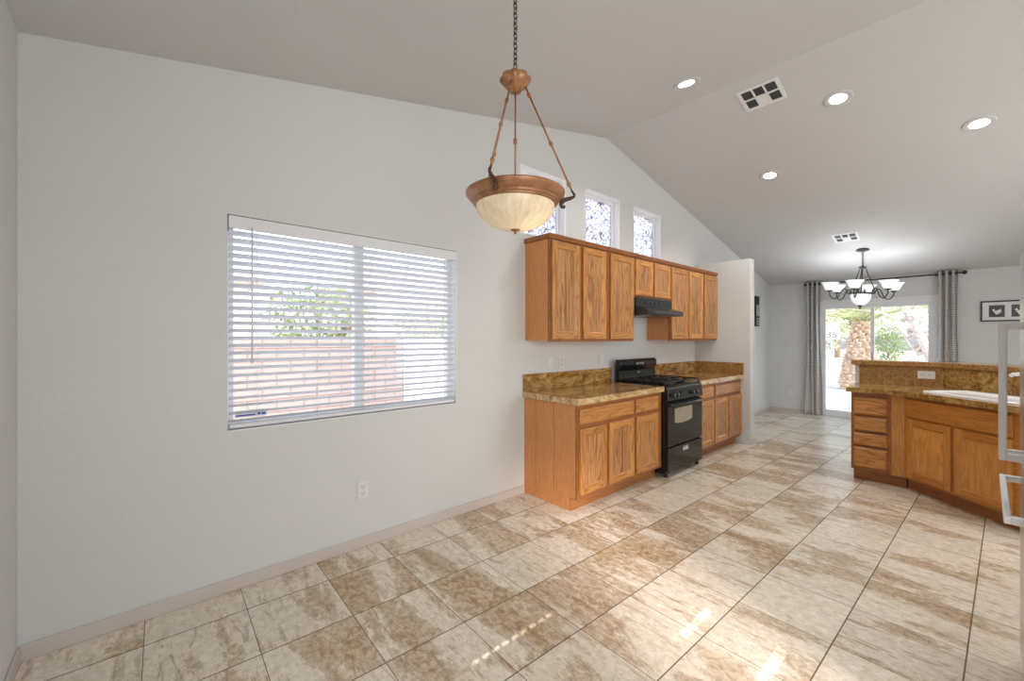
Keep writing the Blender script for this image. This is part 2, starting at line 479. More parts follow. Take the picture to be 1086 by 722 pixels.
# ------------------------------------------------------------------ mesh helpers
class MB:
    def __init__(self):
        self.v, self.f, self.mi, self.uv = [], [], [], None

    def add(self, vs, fs, m=0):
        o = len(self.v)
        self.v += [tuple(p) for p in vs]
        for f in fs:
            self.f.append(tuple(i + o for i in f))
            self.mi.append(m)
        return self

    def hexa(self, b, t, m=0):
        return self.add(list(b) + list(t), [(3, 2, 1, 0), (4, 5, 6, 7), (0, 1, 5, 4), (1, 2, 6, 5), (2, 3, 7, 6), (3, 0, 4, 7)], m)

    def box(self, x0, x1, y0, y1, z0, z1, m=0):
        return self.hexa([(x0, y0, z0), (x1, y0, z0), (x1, y1, z0), (x0, y1, z0)],
                         [(x0, y0, z1), (x1, y0, z1), (x1, y1, z1), (x0, y1, z1)], m)

    def prism(self, poly, z0, z1, m=0):
        n = len(poly)
        vs = [(x, y, z0) for x, y in poly] + [(x, y, z1) for x, y in poly]
        fs = [tuple(reversed(range(n))), tuple(range(n, 2 * n))]
        fs += [(i, (i + 1) % n, n + (i + 1) % n, n + i) for i in range(n)]
        return self.add(vs, fs, m)

    def sweep_x(self, prof, x0, x1, m=0):          # prof: (y, z) polygon pushed along x
        n = len(prof)
        vs = [(x0, y, z) for y, z in prof] + [(x1, y, z) for y, z in prof]
        fs = [tuple(range(n)), tuple(reversed(range(n, 2 * n)))]
        fs += [((i + 1) % n, i, n + i, n + (i + 1) % n) for i in range(n)]
        return self.add(vs, fs, m)

    def lathe(self, prof, c=(0, 0, 0), seg=24, m=0):  # prof: (r, z)
        n = len(prof)
        vs, fs = [], []
        for k in range(seg):
            a = 2 * math.pi * k / seg
            for r, z in prof:
                vs.append((c[0] + r * math.cos(a), c[1] + r * math.sin(a), c[2] + z))
        for k in range(seg):
            k2 = (k + 1) % seg
            for i in range(n - 1):
                fs.append((k * n + i, k2 * n + i, k2 * n + i + 1, k * n + i + 1))
        return self.add(vs, fs, m)

    def tube(self, path, r, seg=8, m=0, cap=True):
        pts = [Vector(p) for p in path]
        rs = r if isinstance(r, (list, tuple)) else [r] * len(pts)
        vs, fs = [], []
        prev = None
        for i, p in enumerate(pts):
            d = (pts[min(i + 1, len(pts) - 1)] - pts[max(i - 1, 0)]).normalized()
            if prev is None:
                u = d.orthogonal().normalized()
            else:
                u = (prev - d * prev.dot(d)).normalized()
            prev = u
            w = d.cross(u)
            for k in range(seg):
                a = 2 * math.pi * k / seg
                vs.append(p + (u * math.cos(a) + w * math.sin(a)) * rs[i])
        for i in range(len(pts) - 1):
            for k in range(seg):
                k2 = (k + 1) % seg
                fs.append((i * seg + k, i * seg + k2, (i + 1) * seg + k2, (i + 1) * seg + k))
        if cap:
            fs.append(tuple(reversed(range(seg))))
            fs.append(tuple((len(pts) - 1) * seg + k for k in range(seg)))
        return self.add(vs, fs, m)

    def torus(self, c, Rr, r, seg=16, ring=8, axis='z', m=0, sq=1.0):
        vs, fs = [], []
        for i in range(seg):
            a = 2 * math.pi * i / seg
            for k in range(ring):
                b = 2 * math.pi * k / ring
                x, y, z = (Rr + r * math.cos(b)) * math.cos(a), (Rr + r * math.cos(b)) * math.sin(a) * sq, r * math.sin(b)
                if axis == 'x':
                    x, y, z = z, x, y
                elif axis == 'y':
                    x, y, z = x, z, y
                vs.append((c[0] + x, c[1] + y, c[2] + z))
        for i in range(seg):
            for k in range(ring):
                i2, k2 = (i + 1) % seg, (k + 1) % ring
                fs.append((i * ring + k, i2 * ring + k, i2 * ring + k2, i * ring + k2))
        return self.add(vs, fs, m)

    def build(self, name, mats, parent=None, smooth=False, bevel=0.0, solid=0.0, local=False):
        off = Vector((0, 0, 0))
        if parent is not None and not local:
            p = parent
            while p.parent:
                p = p.parent
            off = p.location.copy()
        me = bpy.data.meshes.new(name)
        me.from_pydata([tuple(Vector(v) - off) for v in self.v], [], self.f)
        if not isinstance(mats, (list, tuple)):
            mats = [mats]
        for k in mats:
            me.materials.append(M[k] if isinstance(k, str) else k)
        for p_, k in zip(me.polygons, self.mi):
            p_.material_index = k
            p_.use_smooth = smooth
        bm = bmesh.new()
        bm.from_mesh(me)
        bmesh.ops.recalc_face_normals(bm, faces=bm.faces[:])
        bm.to_mesh(me)
        bm.free()
        if self.uv:
            ul = me.uv_layers.new(name='UVMap')
            for lp in me.loops:
                ul.data[lp.index].uv = self.uv[lp.vertex_index]
        o = bpy.data.objects.new(name, me)
        C.objects.link(o)
        o.parent = parent
        if solid:
            md = o.modifiers.new('thickness', 'SOLIDIFY')
            md.thickness = solid
            md.offset = 0
        if bevel:
            md = o.modifiers.new('soft_edges', 'BEVEL')
            md.width = bevel
            md.segments = 2
            md.limit_method = 'ANGLE'
            md.angle_limit = R(40)
        return o


def thing(name, label, cat, loc=(0, 0, 0), rz=0.0, group=None):
    o = bpy.data.objects.new(name, None)
    o.empty_display_size = 0.1
    C.objects.link(o)
    o.location = loc
    o.rotation_euler = (0, 0, rz)
    o['label'], o['category'] = label, cat
    if group:
        o['group'] = group
    return o


def tag(o, label, cat, group=None, kind=None):
    o['label'], o['category'] = label, cat
    if group:
        o['group'] = group
    if kind:
        o['kind'] = kind
    return o


def struct(o):
    o['kind'] = 'structure'
    return o


def B(*a, m=0):
    return MB().box(*a, m=m)


# ------------------------------------------------------------------ room shell
W = 2.766            # inner face of the long wall
XW, XE = -0.401, 9.207
YS = -2.0
XR, ZR = 3.843, 3.602
KL, KR = 0.208, 0.2222
T = 0.14


def ceil_z(x):
    return ZR - KL * (XR - x) if x < XR else ZR - KR * (x - XR)


struct(B(XW - .3, XE + .14, YS - .3, W + .16, -0.12, 0.0).build('floor', 'tile'))

mb = MB()
for xa, xb in ((XW - .3, XR), (XR, XE + .2)):
    za, zb = ceil_z(xa), ceil_z(xb)
    mb.hexa([(xa, YS - .005, za), (xb, YS - .005, zb), (xb, W + .3, zb), (xa, W + .3, za)],
            [(xa, YS - .005, za + .2), (xb, YS - .005, zb + .2), (xb, W + .3, zb + .2), (xa, W + .3, za + .2)])
struct(mb.build('ceiling', 'ceiling'))


def wall_along_x(y0, y1, holes, x0, x1):
    cuts = sorted({x0, x1, XR} | {h[0] for h in holes} | {h[1] for h in holes})
    mb = MB()
    for xa, xb in zip(cuts, cuts[1:]):
        xm = (xa + xb) / 2
        zs = sorted((h[2], h[3]) for h in holes if h[0] < xm < h[1])
        z = 0.0
        for a, b in zs:
            if a > z:
                mb.box(xa, xb, y0, y1, z, a)
            z = b
        ta, tb = ceil_z(xa) + .05, ceil_z(xb) + .05
        mb.hexa([(xa, y0, z), (xb, y0, z), (xb, y1, z), (xa, y1, z)], [(xa, y0, ta), (xb, y0, tb), (xb, y1, tb), (xa, y1, ta)])
    return mb


WIN1 = (0.3535, 1.864, 0.883, 2.084)
CL = [(2.549, 3.147, 2.345, 2.952), (3.473, 4.076, 2.345, 2.952), (4.376, 4.985, 2.345, 2.952)]
struct(wall_along_x(W, W + T, [WIN1] + CL, XW - .14, XE + .14).build('wall_north', 'wall'))

# south wall, behind the camera: openings added to shape sun streaks and floor glow
k, kx = 0.80, 0.30


def slit(xa, xb, y, h):
    z = (y - YS) * k
    dx = (y - YS) * kx
    return (xa - dx, xb - dx, z - h / 2, z + h / 2)


hk, hx = 0.50, 0.42
glow_hole = (2.10 - (1.12 - YS) * hx - .15, 2.10 - (1.12 - YS) * hx + .15, (0.45 - YS) * hk, (1.72 - YS) * hk)  # opening shaped for the added glow spot
sl = [slit(1.90, 2.19, 0.95, 0.040), slit(1.89, 2.16, 0.61, 0.045)]
for q in range(9):
    sl.append(slit(1.06 + .057 * q, 1.06 + .057 * q + .042, 1.465, 0.026))
struct(wall_along_x(YS - .012, YS, [glow_hole] + sl, XW - .14, XE + .14).build('wall_south', 'wall'))

mb = B(XW - .14, XW, YS, W, 0, 3.2)
struct(mb.build('wall_west', 'wall'))
SY0, SY1, SZ = 0.50, 2.00, 2.02
mb = B(XE, XE + T, SY1, W, 0, 2.6).box(XE, XE + T, YS, SY0, 0, 2.6).box(XE, XE + T, SY0, SY1, SZ, 2.6)
struct(mb.build('wall_east', 'wall'))
WX0, WX1, WY = 5.957, 6.087, 2.03
struct(B(WX0, WX1, WY, W, 0, 2.44).build('wall_wing', 'wall', bevel=0.008))


def skirting(name, pts):
    mb = MB()
    for (xa, ya, xb, yb) in pts:
        mb.box(min(xa, xb), max(xa, xb), min(ya, yb), max(ya, yb), 0, 0.072)
    return struct(mb.build(name, 'trim', bevel=0.004))


skirting('baseboard_north', [(XW, W - .012, 2.592, W), (WX1 + .0, W - .012, XE, W)])
skirting('baseboard_west', [(XW, YS, XW + .012, W - .012)])
skirting('baseboard_east', [(XE - .012, SY1 + .05, XE, W - .012), (XE - .012, YS, XE, SY0 - .05)])
skirting('baseboard_wing', [(WX0 - .0, WY - .012, WX1 + .012, WY), (WX1, WY, WX1 + .012, W - .012)])

# ------------------------------------------------------------------ window 1 (wide, behind the blind)
def window(name, x0, x1, z0, z1, pane_mat, split=None, yin=0.06, fw=0.04):
    y0, y1 = W + yin, W + yin + .05
    mb = B(x0, x0 + fw, y0, y1, z0, z1).box(x1 - fw, x1, y0, y1, z0, z1)
    mb.box(x0 + fw, x1 - fw, y0, y1, z0, z0 + fw).box(x0 + fw, x1 - fw, y0, y1, z1 - fw, z1)
    o = struct(mb.build(name, 'vinyl', bevel=0.003))
    segs = [(x0 + fw, x1 - fw)]
    if split:
        B(split - .032, split + .032, y0 - .004, y1, z0 + fw, z1 - fw).build('mullion', 'vinyl', o, bevel=0.003)
        segs = [(x0 + fw, split - .032), (split + .032, x1 - fw)]
    for a, b in segs:
        B(a, b, y0 + .022, y0 + .028, z0 + fw, z1 - fw).build('pane', pane_mat, o)
    return o


window('window_1', *WIN1, 'glass', split=1.115, yin=0.075)
for i, c in enumerate(CL):
    window('window_%d' % (i + 2), *c, 'lace', yin=0.07, fw=0.035)

mb = MB()
for xa, xb, za, zb in CL:
    e_ = .005
    mb.box(xa, xa + e_, W - .001, W + .07, za, zb).box(xb - e_, xb, W - .001, W + .07, za, zb)
    mb.box(xa + e_, xb - e_, W - .001, W + .07, zb - e_, zb).box(xa + e_, xb - e_, W - .001, W + .07, za, za + e_)
    mb.box(xa - .012, xa, W - .004, W - .0005, za - .012, zb + .012).box(xb, xb + .012, W - .004, W - .0005, za - .012, zb + .012)
    mb.box(xa, xb, W - .004, W - .0005, zb, zb + .012)
struct(mb.build('trim_2', 'jamb'))
xa, xb, za, zb = WIN1
mb = B(xb - .004, xb, W - .001, W + .075, za, zb).box(xa, xa + .0004, W, W + .075, za, zb).box(xa, xb - .004, W - .001, W + .075, za, za + .004)
struct(mb.build('trim_3', 'jamb'))

# ------------------------------------------------------------------ blind
x0, x1, z0, z1 = WIN1
bl = thing('window_blind', 'wide white horizontal slat blind in the big window of the long wall', 'window blind', ((x0 + x1) / 2, W + .03, z0))
mb = MB()
mb.box(x0 + .006, x1 - .006, W - .004, W + .010, z1 - .075, z1 - .004)
mb.box(x0 + .010, x1 - .010, W + .010, W + .055, z1 - .048, z1 - .006)
mb.build('valance', 'blind', bl, bevel=0.003)
mb = MB()
n = 25
pitch = (z1 - .10 - (z0 + .045)) / n
tilt = R(24)
for i in range(n + 1):
    z = z0 + .05 + pitch * i
    hw = 0.024
    dy, dz = hw * math.cos(tilt), hw * math.sin(tilt)
    yc = W + .036
    xa, xb = x0 + .012, x1 - .012
    th = 0.0028
    mb.hexa([(xa, yc - dy, z + dz), (xb, yc - dy, z + dz), (xb, yc + dy, z - dz), (xa, yc + dy, z - dz)],
            [(xa, yc - dy, z + dz + th), (xb, yc - dy, z + dz + th), (xb, yc + dy, z - dz + th), (xa, yc + dy, z - dz + th)])
mb.build('slats', 'blind', bl)
B(x0 + .012, x1 - .012, W + .012, W + .060, z0 + .012, z0 + .032).build('bottom_rail', 'blind', bl, bevel=0.003)
mb = MB()
for xc in (0.50, 0.83, 1.19, 1.44, 1.76):
    for yc in (W + .010, W + .062):
        mb.tube([(xc, yc, z0 + .03), (xc, yc, z1 - .05)], 0.0014, 5)
mb.build('ladder_cords', 'blind', bl)
mb = MB().tube([(0.470, W - .012, z1 - .06), (0.470, W - .013, z1 - .40), (0.470, W - .012, 1.255)], 0.005, 8)
mb.tube([(0.470, W - .012, z1 - .06), (0.470, W + .012, z1 - .045)], 0.003, 6)
mb.build('tilt_wand', 'blind', bl, smooth=True)
B(x0 + .0005, x0 + .006, W - .002, W + .03, z1 - .09, z1 - .012).build('mounting_bracket', 'darksteel', bl)
st = thing('window_sticker', 'small white sticker with blue print at lower left corner of big window', 'sticker', (0.46, W + .07, z0 + .06))
B(0.398, 0.56, W + .0705, W + .0735, z0 + .058, z0 + .100).build('backing', 'sign', st)
mb = B(0.405, 0.50, W + .069, W + .0708, z0 + .066, z0 + .074)
mb.build('print_line', 'bluemark', st)
B(0.508, 0.525, W + .069, W + .0708, z0 + .066, z0 + .092).box(0.53, 0.553, W + .069, W + .0708, z0 + .066, z0 + .078).build('print_mark', 'bluemark', st)

# ------------------------------------------------------------------ cabinet parts (local: face looks to -y)
def door(parent, xa, xb, za, zb, yf, fw=0.056, th=0.020, vm='oak_v', hm='oak_x', pm='oak_panel', name='door', local=False):
    """frame of stiles and rails with a sloped inner edge, and a flat panel set back in it"""
    y0, y1 = yf - th, yf
    mb = MB()
    mb.box(xa, xa + fw, y0, y1, za, zb, 0).box(xb - fw, xb, y0, y1, za, zb, 0)
    mb.box(xa + fw, xb - fw, y0, y1, za, za + fw, 1).box(xa + fw, xb - fw, y0, y1, zb - fw, zb, 1)
    s, d = 0.010, 0.009
    a, b, c, e = xa + fw, xb - fw, za + fw, zb - fw
    q0 = [(a, y0 + .001, c), (b, y0 + .001, c), (b, y0 + .001, e), (a, y0 + .001, e)]
    q1 = [(a + s, y0 + d, c + s), (b - s, y0 + d, c + s), (b - s, y0 + d, e - s), (a + s, y0 + d, e - s)]
    mb.add(q0 + q1, [(0, 1, 5, 4), (2, 3, 7, 6)], 1)
    mb.add(q0 + q1, [(1, 2, 6, 5), (3, 0, 4, 7)], 0)
    o = mb.build(name, [vm, hm], parent, bevel=0.0025, local=local)
    B(a, b, y0 + d, y1 - .001, c, e).build('panel', pm, o, local=local)
    return o


def drawer(parent, xa, xb, za, zb, yf, th=0.020, hm='oak_x', name='drawer', local=False, raised=False):
    y0, y1 = yf - th, yf
    e = 0.011
    mb = MB().box(xa, xb, y0 + .008, y1, za, zb)
    mb.hexa([(xa, y0 + .008, za), (xb, y0 + .008, za), (xb, y0 + .008, zb), (xa, y0 + .008, zb)],
            [(xa + e, y0, za + e), (xb - e, y0, za + e), (xb - e, y0, zb - e), (xa + e, y0, zb - e)])
    o = mb.build(name, hm, parent, bevel=0.002, local=local)
    if raised:
        f = 0.014
        MB().box(xa + f, xb - f, y0 - .004, y0, za + f * .75, zb - f * .75).build('panel', 'oak_x', o, bevel=0.004, local=local)
    return o


# ------------------------------------------------------------------ upper cabinets
UZ0, UZ1, UF = 1.366, 2.252, 2.467


def upper(xa, xb, z0, doors, label, left_end=False):
    t = thing('wall_cabinet', label, 'cabinet', ((xa + xb) / 2, W, z0), group='upper kitchen cabinets')
    mb = B(xa, xb, UF + .019, W - .001, z0 + .012, UZ1, m=0)
    mb.build('body', 'oak_side', t, bevel=0.002)
    mb = MB()
    ds = sorted(doors)
    edges = [xa] + [v for d in ds for v in d] + [xb]
    lo = z0
    for i in range(0, len(edges), 2):
        e0 = edges[i] - (0.012 if i else 0)
        e1 = edges[i + 1] + (0.012 if i + 2 < len(edges) else 0)
        mb.box(e0, e1, UF, UF + .019, lo, UZ1)
    for d in ds:
        mb.box(d[0] + .012, d[1] - .012, UF, UF + .019, UZ1 - .035, UZ1)
        mb.box(d[0] + .012, d[1] - .012, UF, UF + .019, lo, lo + .035)
    mb.build('face_frame', 'oak_frame', t, bevel=0.0015)
    for d in ds:
        door(t, d[0], d[1], z0 + .024, 2.236, UF)
    return t


upper(2.607, 3.430, UZ0, [(2.627, 2.998), (3.045, 3.392)], 'double door oak wall cabinet at the left end of the upper row')
upper(3.430, 3.900, UZ0, [(3.470, 3.880)], 'single door oak wall cabinet just left of the black range hood')
upper(3.900, 4.668, 1.834, [(3.918, 4.268), (4.297, 4.652)], 'short two door oak wall cabinet directly above the black range hood')
upper(4.668, 5.118, UZ0, [(4.684, 5.106)], 'single door oak wall cabinet just right of the black range hood')
upper(5.118, 5.955, UZ0, [(5.133, 5.514), (5.556, 5.944)], 'double door oak wall cabinet at the right end beside the wing wall')
prof = [(UF + .002, UZ1), (UF - .014, UZ1 + .004), (UF - .018, UZ1 + .016), (UF - .026, UZ1 + .030), (UF - .026, UZ1 + .042), (UF + .03, UZ1 + .042), (UF + .03, UZ1)]
mb = MB().sweep_x(prof, 2.590, 5.955)
mb.box(2.590, 2.612, UF + .03, W, UZ1, UZ1 + .042)
tag(mb.build('cabinet_moulding', 'oak_frame', bevel=0.002), 'long dark oak moulding strip along the top of the upper cabinets', 'moulding')

# ------------------------------------------------------------------ range hood
hd = thing('range_hood', 'black range hood under the short oak cabinet above the stove', 'range hood', (4.284, W, 1.638))
hx0, hx1 = 3.906, 4.664
B(hx0, hx1, 2.44, W - .001, 1.655, 1.833).build('body', 'hood', hd, bevel=0.004)
mb = MB().sweep_x([(2.44, 1.745), (2.315, 1.700), (2.300, 1.694), (2.300, 1.650), (2.312, 1.645), (2.44, 1.645)], hx0, hx1)
mb.build('visor', 'hood', hd, bevel=0.004)
B(hx0 + .14, hx1 - .02, 2.2975, 2.3005, 1.660, 1.688).build('front_strip', 'darksteel', hd)
for xc in (4.13, 4.22, 4.31, 4.40):
    B(xc - .032, xc + .032, 2.432, 2.441, 1.780, 1.805).build('switch', 'slot', hd)
B(hx0 + .05, hx1 - .05, 2.36, 2.72, 1.640, 1.646).build('filter', 'darksteel', hd)

# ------------------------------------------------------------------ base cabinets
BF, BZ = 2.152, 0.864


def base(xa, xb, doors, drawers, label, end_seams=False):
    t = thing('base_cabinet', label, 'cabinet', ((xa + xb) / 2, 2.46, 0), group='lower kitchen cabinets')
    mb = B(xa, xb, BF + .019, W - .001, 0.108, BZ).box(xa, xb, 2.228, W - .001, 0, 0.108)
    mb.build('body', 'oak_side', t, bevel=0.002)
    B(xa, xb, 2.222, 2.2285, 0.0, 0.108).build('kick_board', 'oak_kick', t)
    mb = MB()
    ds = sorted(doors)
    edges = [xa] + [v for d in ds for v in d] + [xb]
    for i in range(0, len(edges), 2):
        e0 = edges[i] - (0.012 if i else 0)
        e1 = edges[i + 1] + (0.012 if i + 2 < len(edges) else 0)
        mb.box(e0, e1, BF, BF + .019, .108, BZ)
    for d in ds:
        for za, zb in ((.108, .155), (.655, .715), (.818, BZ)):
            mb.box(d[0] + .012, d[1] - .012, BF, BF + .019, za, zb)
    mb.build('face_frame', 'oak_frame', t, bevel=0.0015)
    for d in ds:
        door(t, d[0], d[1], .141, .668, BF)
    for d in drawers:
        drawer(t, d[0], d[1], .702, .829, BF)
    return t


c = base(2.595, 3.408, [(2.614, 2.966), (3.006, 3.386)], [(2.614, 3.386)], 'double door oak base cabinet with wide drawer at the near left end of the counter')
mb = MB()
for yy in (2.40, 2.62):
    mb.box(2.5935, 2.5955, yy - .0015, yy + .0015, .11, BZ - .01)
mb.build('panel_seam', 'oak_frame', c)
base(3.408, 3.902, [(3.428, 3.818)], [(3.428, 3.818)], 'narrow single door oak base cabinet directly left of the black stove')
base(4.680, 5.112, [(4.70, 5.094)], [(4.70, 5.090)], 'narrow single door oak base cabinet directly right of the black stove')
base(5.112, 5.955, [(5.128, 5.505), (5.542, 5.935)], [(5.140, 5.900)], 'double door oak base cabinet with wide drawer beside the wing wall')

# ------------------------------------------------------------------ worktops and splashbacks
def worktop(xa, xb, label):
    t = thing('countertop', label, 'countertop', ((xa + xb) / 2, 2.45, BZ), group='granite worktops on the long wall')
    B(xa, xb, 2.138, W - .001, BZ, .914).build('slab', 'granite', t, bevel=0.003)
    mb = B(xa, xb, 2.118, 2.138, BZ, .9135)
    if xa < 3:
        mb.box(xa - .018, xa, 2.118, W - .001, BZ, .9135)
    mb.build('edge_tile', 'granite_edge_lit', t, bevel=0.004)
    return t


worktop(2.590, 3.906, 'brown granite countertop with brightly lit tile edge left of the stove')
worktop(4.676, 5.955, 'brown granite countertop between the stove and the wing wall')
tag(B(2.578, 3.904, W - .022, W - .001, .914, 1.070).build('backsplash', 'granite', bevel=0.002),
    'low brown granite backsplash on the wall left of the stove', 'backsplash')
tag(B(4.684, 5.936, W - .022, W - .001, .914, 1.070).build('backsplash', 'granite', bevel=0.002),
    'low brown granite backsplash on the long wall right of the stove', 'backsplash')
t = thing('backsplash', 'short granite tile backsplash on the wing wall above the counter end', 'backsplash', (WX0 - .01, 2.4, .914))
for ya, yb in ((2.112, 2.40), (2.402, 2.62), (2.622, W - .023)):
    B(WX0 - .021, WX0 - .001, ya, yb, .914, 1.070).build('tile', 'granite_splash' if ya < 2.5 else 'granite', t, bevel=0.002)

# ------------------------------------------------------------------ stove
sx0, sx1 = 3.912, 4.672
sv = thing('gas_stove', 'black freestanding gas stove between the two granite counters', 'stove', ((sx0 + sx1) / 2, 2.4, 0))
B(sx0, sx1, 2.115, W - .066, .035, .900).build('body', 'black', sv, bevel=0.004)
mb = B(sx0 - .001, sx1 + .001, 2.10, 2.66, .896, .916)
mb.build('cooktop', 'black', sv, bevel=0.006)
prof = [(2.653, .905), (2.640, .930), (2.648, .985), (2.662, 1.03), (2.640, 1.075), (2.632, 1.10), (2.636, 1.135), (2.655, 1.160), (2.700, 1.163), (2.700, .905)]
MB().sweep_x(prof, sx0 + .004, sx1 - .004).build('backguard', 'black', sv, bevel=0.006)
bg = sv.children[-1]
B(4.19, 4.39, 2.629, 2.634, 1.090, 1.135).build('clock_panel', 'blackglass', bg)
for k_ in range(3):
    B(4.215 + .055 * k_, 4.25 + .055 * k_, 2.626, 2.630, 1.10 + .006 * (k_ % 2), 1.120).build('control_button', 'grey', bg)
B(4.27, 4.31, 2.643, 2.648, 1.005, 1.013).build('emblem', 'grey', bg)
# burners and grates
for ix, xc in enumerate((4.10, 4.485)):
    for yc in (2.245, 2.515):
        b = MB().lathe([(0, .0), (.052, .0), (.055, .012), (.04, .018), (.036, .028), (0, .030)], (xc, yc, .916), 18).build('burner', 'blackmatte', sv, smooth=True)
for xc in (4.10, 4.485):
    mb = MB()
    gx0, gx1, gy0, gy1 = xc - .178, xc + .178, 2.125, 2.635
    gz = .950
    h = .007
    for yy in (gy0, (gy0 + gy1) / 2, gy1):
        mb.box(gx0, gx1, yy - h, yy + h, gz - h, gz + h)
    for xx in (gx0, gx1):
        mb.box(xx - h, xx + h, gy0 - h, gy1 + h, gz - h, gz + h)
    for yc in (2.245, 2.515):
        for dx, dy in ((1, 0), (-1, 0), (0, 1), (0, -1)):
            L = .178 if dx else .122
            a_, b_ = .035, L
            xs = sorted((xc + dx * a_, xc + dx * b_))
            ys = sorted((yc + dy * a_, yc + dy * b_))
            mb.box(xs[0] - h * .8 * (not dx), xs[1] + h * .8 * (not dx), ys[0] - h * .8 * (not dy), ys[1] + h * .8 * (not dy), gz - h, gz + h)
            mb.box(xc + dx * .045 - h, xc + dx * .045 + h, yc + dy * .045 - h, yc + dy * .045 + h, gz, gz + .016)
    for xx in (gx0, gx1):
        for yy in (gy0, (gy0 + gy1) / 2, gy1):
            mb.box(xx - h, xx + h, yy - h, yy + h, .914, gz)
    mb.build('grate', 'blackmatte', sv, bevel=0.003)
# front
MB().sweep_x([(2.115, .752), (2.092, .752), (2.082, .78), (2.092, .885), (2.106, .900), (2.12, .900)], sx0, sx1).build('control_panel', 'black', sv, bevel=0.005)
B(4.17, 4.33, 2.079, 2.086, .80, .855).build('model_plate', 'blackglass', sv)
for xc in (3.997, 4.074, 4.410, 4.505):
    kb = MB()
    pr = [(0, -.030), (.016, -.030), (.019, -.024), (.021, -.006), (.026, 0.0), (.026, .008)]
    vs = MB().lathe(pr, (0, 0, 0), 18)
    kb.add([(xc + v[0], 2.084 + v[2], .825 + v[1]) for v in vs.v], vs.f)
    o = kb.build('knob', 'black', sv, smooth=True)
    B(xc - .003, xc + .003, 2.051, 2.056, .812, .842).build('pointer', 'chrome', o)
B(sx0 + .002, sx1 - .002, 2.085, 2.115, .312, .742).build('oven_door', 'black', sv, bevel=0.006)
od = sv.children[-1]
prw = [(4.045, .545), (4.09, .532), (4.22, .524), (4.35, .532), (4.425, .548), (4.425, .685), (4.045, .685)]
mbw = MB()
vs = MB().prism([(p[0], p[1]) for p in prw], 0, .004)
mbw.add([(v[0], 2.0825 + v[2], v[1]) for v in vs.v], vs.f)
mbw.build('oven_window', 'ovenwin', od)
mb = MB().tube([(sx0 + .03, 2.086, .722), (sx0 + .035, 2.070, .722), (sx0 + .06, 2.064, .722), (sx1 - .06, 2.064, .722), (sx1 - .035, 2.070, .722), (sx1 - .03, 2.086, .722)], .013, 10)
mb.build('handle', 'black', od, smooth=True)
B(sx0 + .002, sx1 - .002, 2.085, 2.115, .052, .296).build('storage_drawer', 'blackglass', sv, bevel=0.006)
dr = sv.children[-1]
B(4.215, 4.335, 2.0805, 2.086, .228, .272).build('badge', 'grey', dr, bevel=0.002)
B(4.225, 4.325, 2.079, 2.081, .240, .250).build('badge_print', 'plastic', dr)
for xc, yc in ((sx0 + .04, 2.13), (sx1 - .04, 2.13), (sx0 + .04, 2.62), (sx1 - .04, 2.62)):
    MB().lathe([(0, 0), (.018, 0), (.018, .036), (0, .036)], (xc, yc, 0), 12).build('foot', 'blackmatte', sv, smooth=False)

# ------------------------------------------------------------------ wall plates
def plate(xc, zc, label, kind='outlet', mat='plastic', name='wall_outlet', group=None, yw=W):
    t = thing(name, label, 'outlet' if kind == 'outlet' else 'light switch', (xc, yw, zc - .057), group=group)
    B(xc - .036, xc + .036, yw - .007, yw - .0005, zc - .058, zc + .058).build('plate', mat, t, bevel=0.003)
    if kind == 'outlet':
        for dz in (-.021, .021):
            r = B(xc - .016, xc + .016, yw - .0095, yw - .006, zc + dz - .014, zc + dz + .014).build('receptacle', mat, t, bevel=0.002)
            mb = B(xc - .009, xc - .006, yw - .0105, yw - .009, zc + dz - .002, zc + dz + .008)
            mb.box(xc + .006, xc + .009, yw - .0105, yw - .009, zc + dz - .002, zc + dz + .008)
            mb.box(xc - .003, xc + .003, yw - .0105, yw - .009, zc + dz - .011, zc + dz - .006)
            mb.build('slots', 'slot', r)
    else:
        B(xc - .017, xc + .017, yw - .012, yw - .006, zc - .034, zc + .034).build('rocker', mat, t, bevel=0.003)
    return t


plate(1.109, 0.384, 'white duplex outlet low on the long wall below the big window')
plate(2.936, 1.158, 'white switch plate above the left backsplash, nearest the cabinet end', 'switch', name='light_switch')
plate(3.091, 1.160, 'ivory duplex outlet above the left backsplash, beside a white switch', mat='ivory')
plate(3.740, 1.162, 'white switch plate above the left backsplash close to the stove', 'switch', name='light_switch')
plate(4.926, 1.163, 'white outlet above the right backsplash just right of the stove')
plate(5.829, 1.163, 'white outlet above the right backsplash near the wing wall corner')


def turned(t, rz):
    t.rotation_euler = (0, 0, rz)
    return t


t = thing('wall_outlet', 'white outlet low on the far wall left of the left curtain', 'outlet', (XE, 2.442, .351))
t.rotation_euler = (0, 0, R(-90))
B(-.036, .036, -.007, -.0005, -.058, .058).build('plate', 'plastic', t, bevel=0.003, local=True)
for dz in (-.021, .021):
    r = B(-.016, .016, -.0095, -.006, dz - .014, dz + .014).build('receptacle', 'plastic', t, local=True)
    B(-.009, -.006, -.0105, -.009, dz - .002, dz + .008).box(.006, .009, -.0105, -.009, dz - .002, dz + .008).build('slots', 'slot', r, local=True)

